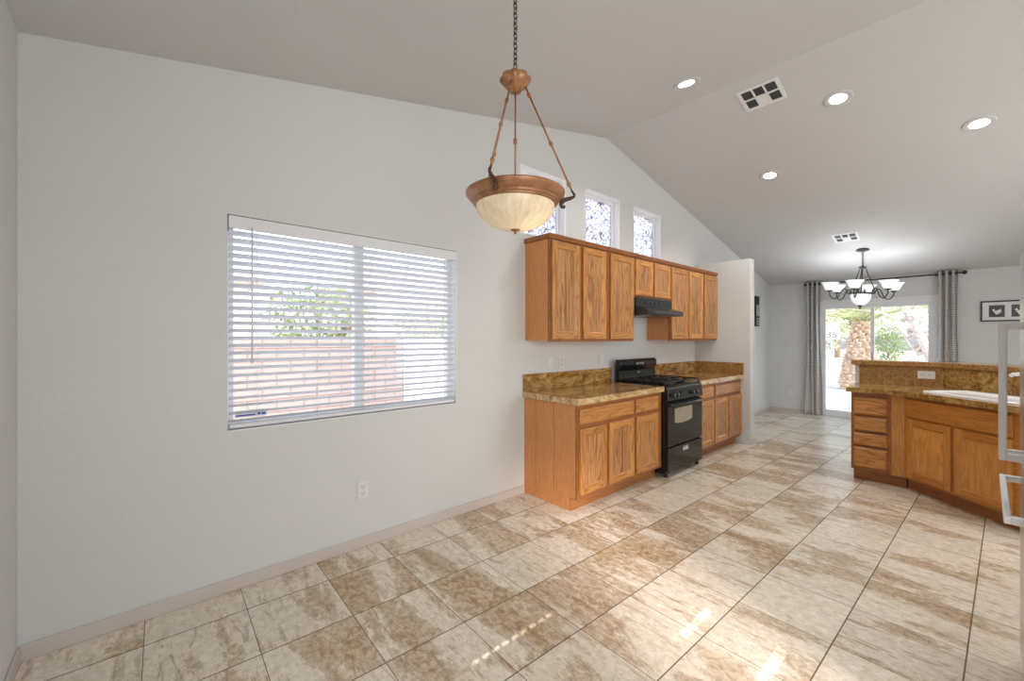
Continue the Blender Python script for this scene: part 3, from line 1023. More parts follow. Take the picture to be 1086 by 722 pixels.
# ------------------------------------------------------------------ peninsula
PF = 5.290                 # face of the drawer cabinet
pc = thing('drawer_cabinet', 'narrow oak base cabinet with four drawers at the end of the peninsula', 'cabinet', (PF, 0.885, 0), R(-90))
L = 0.391
B(0, L, .019, .50, .108, .866).box(0.012, L, .06, .50, 0, .108).build('body', 'oak_side', pc, local=True, bevel=0.002)
B(0.012, L + .01, .056, .061, 0, .108).build('kick_board', 'oak_kick', pc, local=True)
mb = B(0, .030, 0, .019, .108, .866).box(.262, .300, 0, .019, .108, .866)
for za, zb in ((.108, .150), (.318, .345), (.462, .486), (.618, .650), (.815, .866)):
    mb.box(.030, .262, 0, .019, za, zb)
mb.build('face_frame', 'oak_frame', pc, local=True, bevel=0.0015)
B(.300, L, .001, .019, .108, .866).build('filler_strip', 'honey_v', pc, local=True)
for za, zb in ((.140, .330), (.352, .470), (.494, .628), (.655, .822)):
    drawer(pc, .020, .272, za, zb, 0, local=True, raised=True)

ang = R(-132.3)
ux, uy = math.cos(ang), math.sin(ang)          # along the diagonal face
vx, vy = -math.sin(ang), math.cos(ang)         # into the cabinet
DO = (5.290, 0.494)


def diag(a, b):
    return (DO[0] + ux * a + vx * b, DO[1] + uy * a + vy * b)


DL = 0.865
sc_ = thing('sink_cabinet', 'honey oak sink cabinet with two doors set diagonally in the peninsula', 'cabinet', (DO[0], DO[1], 0), ang)
mb = B(.0, DL + .12, .019, .42, .108, .862).box(0.0, DL + .12, .07, .42, 0, .108)
mb.build('body', 'honey_v', sc_, local=True)
B(-.03, DL + .12, .058, .071, 0, .108).build('kick_board', 'oak_kick', sc_, local=True)
mb = B(0, .046, 0, .019, .108, .862).box(.415, .472, 0, .019, .108, .862).box(DL - .02, DL + .12, 0, .019, .108, .862)
for za, zb in ((.108, .150), (.645, .690), (.836, .862)):
    mb.box(.046, .415, 0, .019, za, zb).box(.472, DL - .02, 0, .019, za, zb)
mb.build('face_frame', 'honey_x', sc_, local=True)
door(sc_, .036, .425, .132, .662, 0, vm='honey_v', hm='honey_x', pm='honey_v', local=True)
door(sc_, .462, .858, .132, .662, 0, vm='honey_v', hm='honey_x', pm='honey_v', local=True)
drawer(sc_, .030, .858, .676, .846, 0, hm='honey_x', name='false_front', local=True)

# countertop outline (world)
XS = 5.800
bend = 0.28


def wall_line(off):
    """front face of the raised bar wall, straight then along the diagonal; off moves it into the wall"""
    # straight part x = XS + off ; diagonal part offset the same way
    n_ = Vector((vx, vy))
    p0 = Vector((XS, bend)) + n_ * off
    d_ = Vector((ux, uy))
    s_ = (XS + off - p0.x) / d_.x
    q = p0 + d_ * s_
    e = p0 + d_ * 0.86
    return (q.x, q.y), (e.x, e.y)


fa = diag(-0.03, -.036)
fe = diag(1.02, -.036)
(q0x, q0y), (e0x, e0y) = wall_line(0.0)
s_ = (PF - .042 - fa[0]) / ux
fc = (fa[0] + ux * s_, fa[1] + uy * s_)
poly = [(PF - .042, .905), fc, fe, (e0x, e0y), (q0x, q0y), (XS, .905)]
ct = thing('countertop', 'granite tile countertop with angled front on the peninsula holding the sink', 'countertop', (5.4, .4, .864))
MB().prism(poly, .866, .914).build('slab', 'granite_tile', ct, bevel=0.003)
# edge tile strips along the front
mb = MB()
o_ = .012
mb.box(PF - .042 - o_, PF - .042, fc[1] - .004, .905 + o_, .8665, .9145)
mb.box(PF - .042, XS - .02, .905, .905 + o_, .8665, .9145)
p1, p2 = Vector(fc), Vector(fe)
nn = Vector((-vx, -vy)) * o_
mb.hexa([(p1.x, p1.y, .8665), (p2.x, p2.y, .8665), (p2.x + nn.x, p2.y + nn.y, .8665), (p1.x + nn.x, p1.y + nn.y, .8665)],
        [(p1.x, p1.y, .9145), (p2.x, p2.y, .9145), (p2.x + nn.x, p2.y + nn.y, .9145), (p1.x + nn.x, p1.y + nn.y, .9145)])
mb.build('edge_tile', 'granite_dark', ct, bevel=0.003)

# raised bar wall (structure), tile face and cap
(qa, ea), (qb, eb) = wall_line(0.011), wall_line(0.125)
bar = MB().prism([(XS + .011, .938), qa, ea, eb, qb, (XS + .125, .938)], 0, 1.112)
struct(bar.build('wall_bar', 'wall'))
(q0, e0), (q1, e1) = wall_line(0.0), wall_line(0.0105)
sp = thing('backsplash', 'tall granite tile backsplash facing the peninsula counter, with an outlet in it', 'backsplash', (XS, .6, .914))
MB().prism([(XS, .900), q0, q1, (XS + .0105, .900)], .9145, 1.112).build('straight_tile_face', 'granite_splash', sp)
MB().prism([q0, e0, e1, q1], .9145, 1.112).build('angled_tile_face', 'granite_dark', sp)
(qc, ec), (qd, ed) = wall_line(-.022), wall_line(0.30)
tag(MB().prism([(XS - .022, .968), qc, ec, ed, qd, (XS + .30, .968)], 1.1125, 1.163).build('bar_top', 'granite_splash', bevel=0.006),
    'raised granite bar ledge on top of the peninsula backsplash', 'bar top')
t = thing('wall_outlet', 'white horizontal outlet set in the peninsula granite backsplash', 'outlet', (XS, .385, 1.035), R(-90))
B(-.062, .062, -.007, -.0005, -.038, .038).build('plate', 'plastic', t, bevel=0.003, local=True)
for dx in (-.024, .024):
    r = B(dx - .016, dx + .016, -.0095, -.006, -.016, .016).build('receptacle', 'plastic', t, local=True)
    B(dx - .008, dx - .005, -.0105, -.009, -.006, .006).box(dx + .005, dx + .008, -.0105, -.009, -.006, .006).build('slots', 'slot', r, local=True)

# sink (local to the diagonal), set into the counter
sk = thing('kitchen_sink', 'white porcelain drop-in sink on the angled peninsula counter', 'sink', (DO[0], DO[1], .914), ang)
sa, sb, ya, yb = .10, .92, .035, .455
def rrect(a, b, c_, d_, r, n=5):
    pts = []
    for cx_, cy_, st in ((b - r, d_ - r, 0), (a + r, d_ - r, 90), (a + r, c_ + r, 180), (b - r, c_ + r, 270)):
        for i in range(n + 1):
            t_ = R(st + 90 * i / n)
            pts.append((cx_ + r * math.cos(t_), cy_ + r * math.sin(t_)))
    return pts
rings = [(rrect(sa, sb, ya, yb, .06), .001), (rrect(sa + .002, sb - .002, ya + .002, yb - .002, .058), .012),
         (rrect(sa + .012, sb - .012, ya + .012, yb - .012, .05), .017), (rrect(sa + .035, sb - .035, ya + .035, yb - .07, .05), .015),
         (rrect(sa + .042, sb - .042, ya + .042, yb - .077, .045), .008), (rrect(sa + .050, sb - .050, ya + .050, yb - .085, .04), .002)]
mb = MB()
nr = len(rings[0][0])
vs = [(x_, y_, z_) for ring, z_ in rings for x_, y_ in ring]
fs = []
for i in range(len(rings) - 1):
    for k_ in range(nr):
        k2 = (k_ + 1) % nr
        fs.append((i * nr + k_, i * nr + k2, (i + 1) * nr + k2, (i + 1) * nr + k_))
mb.add(vs, fs)
mb.build('rim', 'porcelain', sk, smooth=True, local=True)
MB().prism(rings[-1][0], .0012, .0025).build('basin', 'porcelain', sk, local=True)
fx = .77
fa_ = thing('kitchen_faucet', 'white single lever faucet behind the peninsula sink', 'faucet', (diag(fx, .425)[0], diag(fx, .425)[1], .932), ang)
MB().lathe([(0, 0), (.028, 0), (.030, .008), (.020, .02), (.019, .10), (.022, .12), (.022, .165), (.012, .18), (0, .182)], (0, 0, 0), 20).build('base', 'porcelain', fa_, smooth=True, local=True)
MB().tube([(0, 0, .150), (-.05, -.02, .185), (-.13, -.06, .192), (-.20, -.10, .180), (-.215, -.108, .165)], [.014, .014, .0135, .015, .015], 12).build('spout', 'porcelain', fa_, smooth=True, local=True)
MB().tube([(0, 0, .178), (.03, .0, .20), (.085, .0, .205)], [.010, .008, .007], 10).build('lever', 'chrome', fa_, smooth=True, local=True)

# ------------------------------------------------------------------ fridge
fr = thing('refrigerator', 'stainless steel refrigerator at the right edge with bar handles', 'refrigerator', (2.40, -.45, 0))
fx0, fx1, fyf = 1.950, 2.850, -.099
B(fx0 + .005, fx1 - .005, -.85, fyf - .065, .03, 1.735).build('body', 'darksteel', fr, bevel=0.004)
for xa, xb in ((fx0, 2.397), (2.403, fx1)):
    d_ = B(xa, xb, fyf - .060, fyf, .885, 1.745).build('door', 'steel', fr, bevel=0.010)
    xh = 2.355 if xa == fx0 else 2.445
    mb = B(xh - .011, xh + .011, fyf + .046, fyf + .066, .955, 1.456)
    for zz in (.955, 1.430):
        mb.box(xh - .011, xh + .011, fyf - .002, fyf + .048, zz, zz + .026)
    mb.build('handle', 'satin', d_, bevel=0.003)
for za, zb, zh in ((.060, .875, .815),):
    d_ = B(fx0, fx1, fyf - .060, fyf, za, zb).build('drawer', 'steel', fr, bevel=0.010)
    mb = B(2.08, 2.72, fyf + .042, fyf + .060, zh - .012, zh + .012)
    for xx in (2.08, 2.695):
        mb.box(xx, xx + .025, fyf - .002, fyf + .044, zh - .012, zh + .012)
    mb.build('handle', 'satin', d_, bevel=0.003)
B(fx0 + .02, fx1 - .02, -.80, fyf - .075, 0.0, .058).build('toe_grille', 'blackmatte', fr)

# ------------------------------------------------------------------ pendant lamp
PX, PY = 1.3036, 1.450
pl = thing('pendant_lamp', 'bronze pendant lamp with an alabaster glass bowl hanging on a chain', 'pendant lamp', (PX, PY, 1.884))
def rot(r, z, a):
    # a measured from camera right, turning away from the camera
    rx, ry = math.sin(R(48.5)), -math.cos(R(48.5))
    fx_, fy_ = math.cos(R(48.5)), math.sin(R(48.5))
    return (PX + r * (rx * math.cos(R(a)) + fx_ * math.sin(R(a))), PY + r * (ry * math.cos(R(a)) + fy_ * math.sin(R(a))), z)
prof = [(.182, 2.013), (.188, 2.011), (.192, 2.017), (.190, 2.022), (.197, 2.022), (.201, 2.028), (.199, 2.034), (.206, 2.035),
        (.211, 2.041), (.222, 2.052), (.230, 2.064), (.230, 2.070), (.222, 2.075), (.208, 2.072), (.196, 2.060), (.186, 2.040), (.182, 2.013)]
MB().lathe(prof, (PX, PY, 0), 64).build('ring', 'bronze', pl, smooth=True)
pb = [(.000, 1.902)] + [(.183 * math.sin(R(a)) ** 0.92, 2.018 - .116 * math.cos(R(a))) for a in range(8, 91, 6)] + [(.183, 2.018)]
MB().lathe(pb, (PX, PY, 0), 56).build('glass_bowl', 'alabaster', pl, smooth=True)
MB().lathe([(0, 1.882), (.006, 1.884), (.007, 1.890), (.004, 1.894), (.012, 1.897), (.024, 1.903), (.023, 1.909), (.008, 1.912), (0, 1.914)], (PX, PY, 0), 20).build('finial', 'bronze', pl, smooth=True)
hb = MB().lathe([(0, 2.543), (.026, 2.545), (.034, 2.562), (.056, 2.578), (.068, 2.594), (.068, 2.608), (.056, 2.620), (.028, 2.628), (.010, 2.640), (.006, 2.655), (0, 2.656)], (PX, PY, 0), 64)
hb.v = [(PX + (v[0] - PX) * (1 + .07 * math.cos(8 * math.atan2(v[1] - PY, v[0] - PX))), PY + (v[1] - PY) * (1 + .07 * math.cos(8 * math.atan2(v[1] - PY, v[0] - PX))), v[2]) for v in hb.v]
hb.build('hub', 'bronze', pl, smooth=True)
MB().tube([(PX, PY, 2.08), (PX, PY, 2.55)], .0042, 8).lathe([(.005, 2.30), (.009, 2.305), (.009, 2.325), (.005, 2.33)], (PX, PY, 0), 12).build('center_stem', 'bronze', pl, smooth=True)
for a in (8, 128, 248):
    top, end = rot(.048, 2.572, a), rot(.268, 2.105, a)
    mb = MB().tube([top, end], .0045, 8)
    for f_ in (0.08, 0.55, 0.95):
        p_ = Vector(top).lerp(Vector(end), f_)
        d_ = (Vector(end) - Vector(top)).normalized()
        mb.tube([p_ - d_ * .012, p_ - d_ * .006, p_ + d_ * .006, p_ + d_ * .012], [.005, .009, .009, .005], 8)
    mb.build('suspension_rod', 'bronze', pl, smooth=True)
    pts = [rot(.268, 2.105, a), rot(.274, 2.092, a), rot(.284, 2.082, a), rot(.281, 2.070, a), rot(.264, 2.062, a), rot(.240, 2.055, a),
           rot(.224, 2.044, a), rot(.219, 2.030, a), rot(.224, 2.018, a), rot(.233, 2.018, a), rot(.236, 2.026, a)]
    MB().tube(pts, [.004, .005, .006, .007, .009, .011, .011, .010, .009, .008, .006], 8).build('scroll_hook', 'hook', pl, smooth=True)
mb = MB()
ztop = ceil_z(PX)
z = 2.650
i = 0
while z < ztop - .02:
    a_ = 'x' if i % 2 else 'y'
    mb.torus((PX, PY, z + .014), .0095, .0026, 12, 6, a_, sq=1.6)
    z += .0235
    i += 1
mb.build('chain', 'chain', pl, smooth=True)
MB().lathe([(0, ztop + .012), (.062, ztop + .012), (.060, ztop - .008), (.02, ztop - .030), (0, ztop - .032)], (PX, PY, 0), 24).build('ceiling_canopy', 'bronze', pl, smooth=True)
pd = bpy.data.lights.new('pendant_bulb', 'POINT')
pd.energy = 0.45
pd.color = (1.0, 0.82, 0.58)
pd.shadow_soft_size = 0.03
po = bpy.data.objects.new('pendant_bulb', pd)
C.objects.link(po)
po.location = rot(.06, 1.985, -20)

# ------------------------------------------------------------------ recessed lights
def slope_frame(x, y):
    kk = KL if x < XR else -KR
    return Matrix.Translation((x, y, ceil_z(x))) @ Matrix.Rotation(-math.atan(kk), 4, 'Y')


def xf(mb, mat):
    mb.v = [tuple(mat @ Vector(v)) for v in mb.v]
    return mb


for (x, y), lb in zip([(3.377, 1.638), (4.489, 0.838), (5.420, 0.034), (5.386, 1.633)],
                      ['lit recessed ceiling light on the near slope left of the large vent', 'lit recessed ceiling light just right of the large ceiling vent',
                       'lit recessed ceiling light nearest the refrigerator, at far right', 'lit recessed ceiling light over the kitchen walkway, farthest from the camera']):
    t = thing('recessed_light', lb, 'ceiling light', (x, y, ceil_z(x)), group='recessed ceiling lights')
    fm = slope_frame(x, y)
    xf(MB().lathe([(.106, .004), (.106, -.004), (.099, -.008), (.088, -.009), (.066, -.0045), (.063, -.0035), (.063, .004)], (0, 0, 0), 36), fm).build('trim_ring', 'canring', t, smooth=True)
    xf(MB().lathe([(0, -.0035), (.0635, -.0035), (.0635, .004), (0, .004)], (0, 0, 0), 30), fm).build('lens', 'canlight', t)
    d_ = bpy.data.lights.new('recessed_bulb', 'SPOT')
    d_.energy = 40
    d_.color = (1.0, 0.97, 0.93)
    d_.spot_size = R(140)
    d_.spot_blend = 0.6
    d_.shadow_soft_size = 0.06
    o = bpy.data.objects.new('recessed_bulb', d_)
    C.objects.link(o)
    o.location = fm @ Vector((0, 0, -.03))

# ------------------------------------------------------------------ vents
def vent(x, y, lx, ly, label):
    t = thing('ceiling_vent', label, 'vent', (x, y, ceil_z(x)), group='ceiling air vents')
    fm = slope_frame(x, y)
    hx_, hy_ = lx / 2, ly / 2
    # frame: border, one divider along y each way
    bw = .028
    mb = B(-hx_, hx_, -hy_, -hy_ + bw, -.010, .003).box(-hx_, hx_, hy_ - bw, hy_, -.010, .003)
    mb.box(-hx_, -hx_ + bw, -hy_ + bw, hy_ - bw, -.010, .003).box(hx_ - bw, hx_, -hy_ + bw, hy_ - bw, -.010, .003)
    for f_ in (-1 / 6, 1 / 6):
        yy = f_ * (ly - 2 * bw) * 1.0
        mb.box(-hx_ + bw, hx_ - bw, yy - .007, yy + .007, -.010, .003)
    mb.box(-.009, .009, -hy_ + bw, hy_ - bw, -.010, .003)
    xf(mb, fm).build('frame', 'white', t)
    xf(B(-hx_ + bw, hx_ - bw, -hy_ + bw, hy_ - bw, -.001, .003), fm).build('dark_duct', 'slot', t)
    mb = MB()
    w3 = (ly - 2 * bw) / 3
    for c_ in range(3):
        for r_ in range(2):
            xa = -hx_ + bw if r_ == 0 else .009
            xb = -.009 if r_ == 0 else hx_ - bw
            y0_, y1_ = -hy_ + bw + c_ * w3 + .009, -hy_ + bw + (c_ + 1) * w3 - .009
            if c_ == 1 and r_ == 1:
                mb.box(xa, xb, y0_, y1_, -.008, -.003, m=1)
                continue
            n_ = 6
            for q in range(n_):
                if c_ == 1:
                    xx = xa + (xb - xa) * (q + .5) / n_
                    mb.box(xx - .0025, xx + .0025, y0_, y1_, -.008, -.002)
                else:
                    yy = y0_ + (y1_ - y0_) * (q + .5) / n_
                    mb.box(xa, xb, yy - .0025, yy + .0025, -.008, -.002)
    xf(mb, fm).build('louvres', ['duct', 'white'], t)
    return t


vent(4.097, 1.309, .285, .325, 'large white ceiling vent with dark louvres near the ridge')
vent(7.397, 1.295, .285, .285, 'small looking white ceiling vent above the black chandelier')

# ------------------------------------------------------------------ chandelier
CX, CY = 7.937, 1.192
cz = ceil_z(CX)
ch = thing('chandelier', 'black iron chandelier with six white glass shades in the dining area', 'chandelier', (CX, CY, 1.82))
ch_tilt = Matrix.Translation((CX, CY, 2.457)) @ Matrix.Rotation(R(3.0), 4, Vector((CX, CY, 0)).normalized()) @ Matrix.Translation((-CX, -CY, -2.457))


def crot(r, z, a):
    hd_ = math.atan2(CY, CX)
    fx_, fy_ = -math.cos(hd_), -math.sin(hd_)
    rx, ry = math.sin(hd_), -math.cos(hd_)
    return (CX + r * (fx_ * math.cos(R(a)) + rx * math.sin(R(a))), CY + r * (fy_ * math.cos(R(a)) + ry * math.sin(R(a))), z)


MB().lathe([(0, cz + .02), (.078, cz + .018), (.078, cz - .012), (.05, cz - .022), (.012, cz - .030), (0, cz - .031)], (CX, CY, 0), 24).build('ceiling_canopy', 'iron', ch, smooth=True)
mb = MB()
z, i = 2.468, 0
while z < cz - .02:
    mb.torus((CX, CY, z + .012), .011, .0035, 10, 6, 'x' if i % 2 else 'y', sq=1.5)
    z += .025
    i += 1
mb.build('chain', 'iron', ch, smooth=True)
xf(MB().lathe([(0, 2.475), (.012, 2.47), (.014, 2.455), (.045, 2.445), (.05, 2.432), (.02, 2.42), (.012, 2.41), (0, 2.408)], (CX, CY, 0), 18), ch_tilt).build('hub', 'iron', ch, smooth=True)
xf(MB().tube([(CX, CY, 2.42), (CX, CY, 2.03)], .007, 8), ch_tilt).build('stem', 'iron', ch, smooth=True)
for a in (-11, 109, 229):
    xf(MB().tube([crot(.035, 2.43, a), crot(.07, 2.33, a), crot(.115, 2.22, a), crot(.15, 2.14, a), crot(.16, 2.055, a)], .0065, 8), ch_tilt).build('support_rod', 'iron', ch, smooth=True)
xf(MB().torus((CX, CY, 2.055), .160, .008, 32, 8), ch_tilt).build('ring', 'iron', ch, smooth=True)
for a in (-11, 49, 109, 169, 229, 289):
    pts = [crot(.16, 2.055, a), crot(.175, 2.10, a), crot(.20, 2.125, a), crot(.225, 2.11, a), crot(.25, 2.055, a), crot(.275, 2.000, a),
           crot(.315, 1.970, a), crot(.355, 1.985, a), crot(.382, 2.03, a), crot(.384, 2.075, a)]
    mb = MB().tube(pts, .0075, 8)
    c_ = crot(.384, 2.075, a)
    mb.lathe([(0, 0), (.018, .002), (.040, .014), (.042, .022), (.02, .024), (0, .024)], c_, 16)
    arm = xf(mb, ch_tilt).build('arm', 'iron', ch, smooth=True)
    pr = [(.030, .018), (.052, .030), (.066, .052), (.075, .080), (.090, .110), (.112, .135), (.108, .136), (.086, .112), (.071, .082), (.062, .054), (.048, .034), (.030, .022), (.030, .018)]
    xf(MB().lathe(pr, c_, 28), ch_tilt).build('glass_shade', 'shade', ch, smooth=True)
xf(MB().lathe([(0, 1.880), (.03, 1.882), (.07, 1.905), (.105, 1.955), (.118, 2.005), (.120, 2.040), (.112, 2.040), (.0, 2.041)], (CX, CY, 0), 32), ch_tilt).build('center_bowl', 'shade', ch, smooth=True)
xf(MB().lathe([(0, 1.822), (.008, 1.826), (.010, 1.846), (.024, 1.866), (.03, 1.882), (0, 1.884)], (CX, CY, 0), 14), ch_tilt).build('finial', 'iron', ch, smooth=True)

for a in (-11, 109, 229):
    d_ = bpy.data.lights.new('chandelier_bulb', 'POINT')
    d_.energy = 5.0
    d_.color = (0.97, 0.98, 1.0)
    d_.shadow_soft_size = 0.03
    o = bpy.data.objects.new('chandelier_bulb', d_)
    C.objects.link(o)
    o.location = ch_tilt @ Vector(crot(.384, 2.17, a))

# ------------------------------------------------------------------ sliding door
x0, x1 = XE + .03, XE + .10
mb = B(x0, x1, SY1 - .045, SY1, 0, SZ).box(x0, x1, SY0, SY0 + .045, 0, SZ).box(x0, x1, SY0 + .045, SY1 - .045, SZ - .05, SZ).box(x0, x1, SY0 + .045, SY1 - .045, 0, .035)
dd = struct(mb.build('door_1', 'vinyl', bevel=0.003))
for ya, yb, xo in ((1.235, SY1 - .045, .035), (SY0 + .045, 1.285, .062)):
    xa, xb = XE + xo, XE + xo + .026
    mb = B(xa, xb, ya, ya + .05, .035, SZ - .05).box(xa, xb, yb - .05, yb, .035, SZ - .05)
    mb.box(xa, xb, ya + .05, yb - .05, .035, .115).box(xa, xb, ya + .05, yb - .05, SZ - .105, SZ - .05)
    p_ = mb.build('sliding_panel', 'vinyl', dd, bevel=0.003)
    B(xa + .010, xa + .016, ya + .05, yb - .05, .115, SZ - .105).build('pane', 'glass', p_)
B(XE + .012, XE + .036, 1.245, 1.275, .95, 1.15).build('door_handle', 'steel', dd, bevel=0.004)
mb = B(XE - .008, XE + .03, SY0 - .045, SY0 + .004, 0, SZ + .045).box(XE - .008, XE + .03, SY1 - .004, SY1 + .045, 0, SZ + .045).box(XE - .008, XE + .03, SY0, SY1, SZ - .002, SZ + .045)
struct(mb.build('trim_1', 'white', bevel=0.003))

# curtain rod and curtains
rd = thing('curtain_rod', 'black curtain rod with ball finials above the sliding glass door', 'curtain rod', (XE - .09, 1.15, 2.37))
MB().tube([(XE - .09, .22, 2.37), (XE - .09, 2.16, 2.37)], .011, 10).build('bar', 'rod', rd, smooth=True)
for yy, s_ in ((.20, -1), (2.18, 1)):
    MB().lathe([(0, -.030), (.02, -.022), (.028, 0), (.02, .022), (0, .030)], (XE - .09, yy, 2.37), 14).build('finial', 'rod', rd, smooth=True)
for yy in (.50, 1.98):
    B(XE - .10, XE - .001, yy - .008, yy + .008, 2.352, 2.368).build('bracket', 'rod', rd)


def curtain(ya, yb, folds, amp, label, flare):
    t = thing('curtain', label, 'curtain', (XE - .09, (ya + yb) / 2, .02), group='grey curtains at the sliding door')
    nu, nv = folds * 12, 24
    mb = MB()
    mb.uv = []
    ym = (ya + yb) / 2
    vs, fs = [], []
    for j in range(nv + 1):
        s_ = j / nv
        z = 2.43 - (2.43 - .015) * s_
        wid = 1.0 + flare * s_ ** 2 - .10 * math.sin(math.pi * min(1, s_ * 1.3)) 
        for i in range(nu + 1):
            u = i / nu
            ph = u * folds * 2 * math.pi
            a_ = amp * (1 - .25 * s_ + .2 * math.sin(3 * u + 2 * s_))
            y = ym + (u - .5) * (yb - ya) * wid + .010 * math.sin(ph * .5 + s_ * 5) * s_
            x = XE - .09 + a_ * math.sin(ph + .5 * math.sin(4 * s_ + u * 6) * s_)
            vs.append((x, y, z))
            mb.uv.append((u * folds * .16, z))
    for j in range(nv):
        for i in range(nu):
            fs.append((j * (nu + 1) + i, j * (nu + 1) + i + 1, (j + 1) * (nu + 1) + i + 1, (j + 1) * (nu + 1) + i))
    mb.add(vs, fs)
    mb.build('cloth', 'curtain', t, smooth=True, solid=0.003)
    mb = MB()
    for q in range(folds * 2):
        yy = ya + (yb - ya) * (q + .5) / (folds * 2)
        mb.torus((XE - .09, yy, 2.37), .022, .004, 14, 6, 'y')
    mb.build('grommets', 'darksteel', t, smooth=True)
    return t


curtain(1.955, 2.165, 3, .042, 'grey patterned curtain hanging left of the sliding glass door', .28)
curtain(.265, .475, 3, .042, 'grey patterned curtain hanging right of the sliding glass door', .30)

# pictures
pc_ = thing('framed_picture', 'black framed picture with two dark photos on the far wall', 'picture', (XE, -.19, 1.785), R(-90))
w2, h2 = .236, .148
mb = B(-w2, w2, -.022, -.001, h2 - .018, h2).box(-w2, w2, -.022, -.001, -h2, -h2 + .018).box(-w2, -w2 + .018, -.022, -.001, -h2 + .018, h2 - .018).box(w2 - .018, w2, -.022, -.001, -h2 + .018, h2 - .018)
mb.build('frame', 'blackmatte', pc_, local=True, bevel=0.002)
B(-w2 + .018, w2 - .018, -.012, -.002, -h2 + .018, h2 - .018).build('mat_board', 'plastic', pc_, local=True)
photo = flecked('dark_photo', (0.02, 0.02, 0.022), (0.06, 0.06, 0.065), 14, 0.3)
for xa, xb in ((-.155, -.005), (.055, .205)):
    p_ = B(xa, xb, -.014, -.012, -.085, .085).build('photo', photo, pc_, local=True)
    vs = [(xa + .03 + .09 * u_, -.0148, v_) for u_, v_ in ((0, .02), (.25, .035), (.35, .0), (.6, .015), (.95, .03), (1, -.01), (.7, -.04), (.45, -.055), (.3, -.03))]
    MB().add(vs, [tuple(range(len(vs)))]).build('pale_shape', 'plastic', p_, local=True, solid=0.001)
ar = thing('wall_art', 'tall narrow dark wall hanging on the side wall past the wing wall', 'picture', (8.39, W, 1.61))
B(8.30, 8.485, W - .025, W - .001, 1.61, 2.16).build('panel', 'blackmatte', ar, bevel=0.003)
B(8.325, 8.46, W - .028, W - .025, 1.80, 2.00).build('pale_inset', 'grey', ar)
mb = MB()
for q in range(3):
    mb.box(8.34, 8.445, W - .028, W - .025, 1.64 + q * .045, 1.665 + q * .045)
mb.build('pale_bars', 'grey', ar)

# ------------------------------------------------------------------ outside
GZ = -.12
struct(B(-30, 80, W + .16, 60, GZ - .2, GZ).box(XE + .15, 80, -40, W + .16, GZ - .2, GZ).build('ground', 'gravel'))
tag(B(XE + .15, XE + 2.6, -1.5, 4.5, GZ, -.03).build('patio_slab', 'patio', bevel=0.01), 'pale concrete patio slab outside the sliding glass door', 'patio')
tag(B(68, 68.3, -60, 90, GZ, 1.55).build('far_wall', 'road'), 'long low grey wall far beyond the yard outside the sliding door', 'wall')

YB = 7.6
tag(B(-8, 3.85, YB, YB + .2, GZ, 1.42).build('block_wall', 'block', bevel=0.01), 'long pale pink block wall outside the big window', 'garden wall')
gt = thing('yard_gate', 'white gate beside the end of the pink block wall', 'gate', (4.8, YB + .1, GZ))
for xa in (3.90, 4.62, 6.0):
    B(xa, xa + .10, YB + .05, YB + .15, GZ, 1.46).build('post', 'stucco', gt, bevel=0.006)
for xa, xb in ((4.0, 4.62), (4.72, 6.0)):
    B(xa, xb, YB + .08, YB + .12, GZ + .06, 1.40).build('leaf', 'vinyl', gt, bevel=0.006)


def house(x0, x1, y0, y1, h, rise, label):
    t = thing('house', label, 'house', ((x0 + x1) / 2, (y0 + y1) / 2, GZ), group='neighbouring houses')
    B(x0, x1, y0, y1, GZ, h).build('walls', 'stucco', t)
    ym = (y0 + y1) / 2
    e = .5
    MB().add([(x0 - e, y0 - e, h - .05), (x1 + e, y0 - e, h - .05), (x1 + e, y1 + e, h - .05), (x0 - e, y1 + e, h - .05),
              (x0 + 1.5, ym, h + rise), (x1 - 1.5, ym, h + rise)],
             [(3, 2, 1, 0), (0, 1, 5, 4), (2, 3, 4, 5), (1, 2, 5), (3, 0, 4)]).build('roof', 'rooftile', t)
    for q in range(2):
        xc = x0 + (x1 - x0) * (.3 + .4 * q)
        w_ = B(xc - .6, xc + .6, y0 - .05, y0 + .02, 1.5, 2.5).build('window', 'vinyl', t)
        B(xc - .52, xc + .52, y0 - .056, y0 - .05, 1.58, 2.42).build('pane', 'grey', w_)
    return t


house(-6.0, 2.2, 13.5, 21, 3.0, 1.2, 'pale neighbour house with hip roof seen at left through the blind')
house(7.0, 20.0, 16, 25, 3.3, 1.9, 'pale neighbour house with hip roof seen at right through the blind')


def foliage(c_, rx_, ry_, rz_, n_, size, seed):
    rr = random.Random(seed)
    mb = MB()
    for _ in range(n_):
        while True:
            p_ = Vector((rr.uniform(-1, 1), rr.uniform(-1, 1), rr.uniform(-1, 1)))
            if .35 < p_.length < 1:
                break
        p_ = Vector((c_[0] + p_.x * rx_, c_[1] + p_.y * ry_, c_[2] + p_.z * rz_))
        a_ = Vector((rr.gauss(0, 1), rr.gauss(0, 1), rr.gauss(0, 1))).normalized()
        b_ = a_.orthogonal().normalized()
        s_ = size * rr.uniform(.6, 1.3)
        mb.add([p_ - a_ * s_, p_ + b_ * s_ * .4, p_ + a_ * s_, p_ - b_ * s_ * .4], [(0, 1, 2, 3)])
    return mb


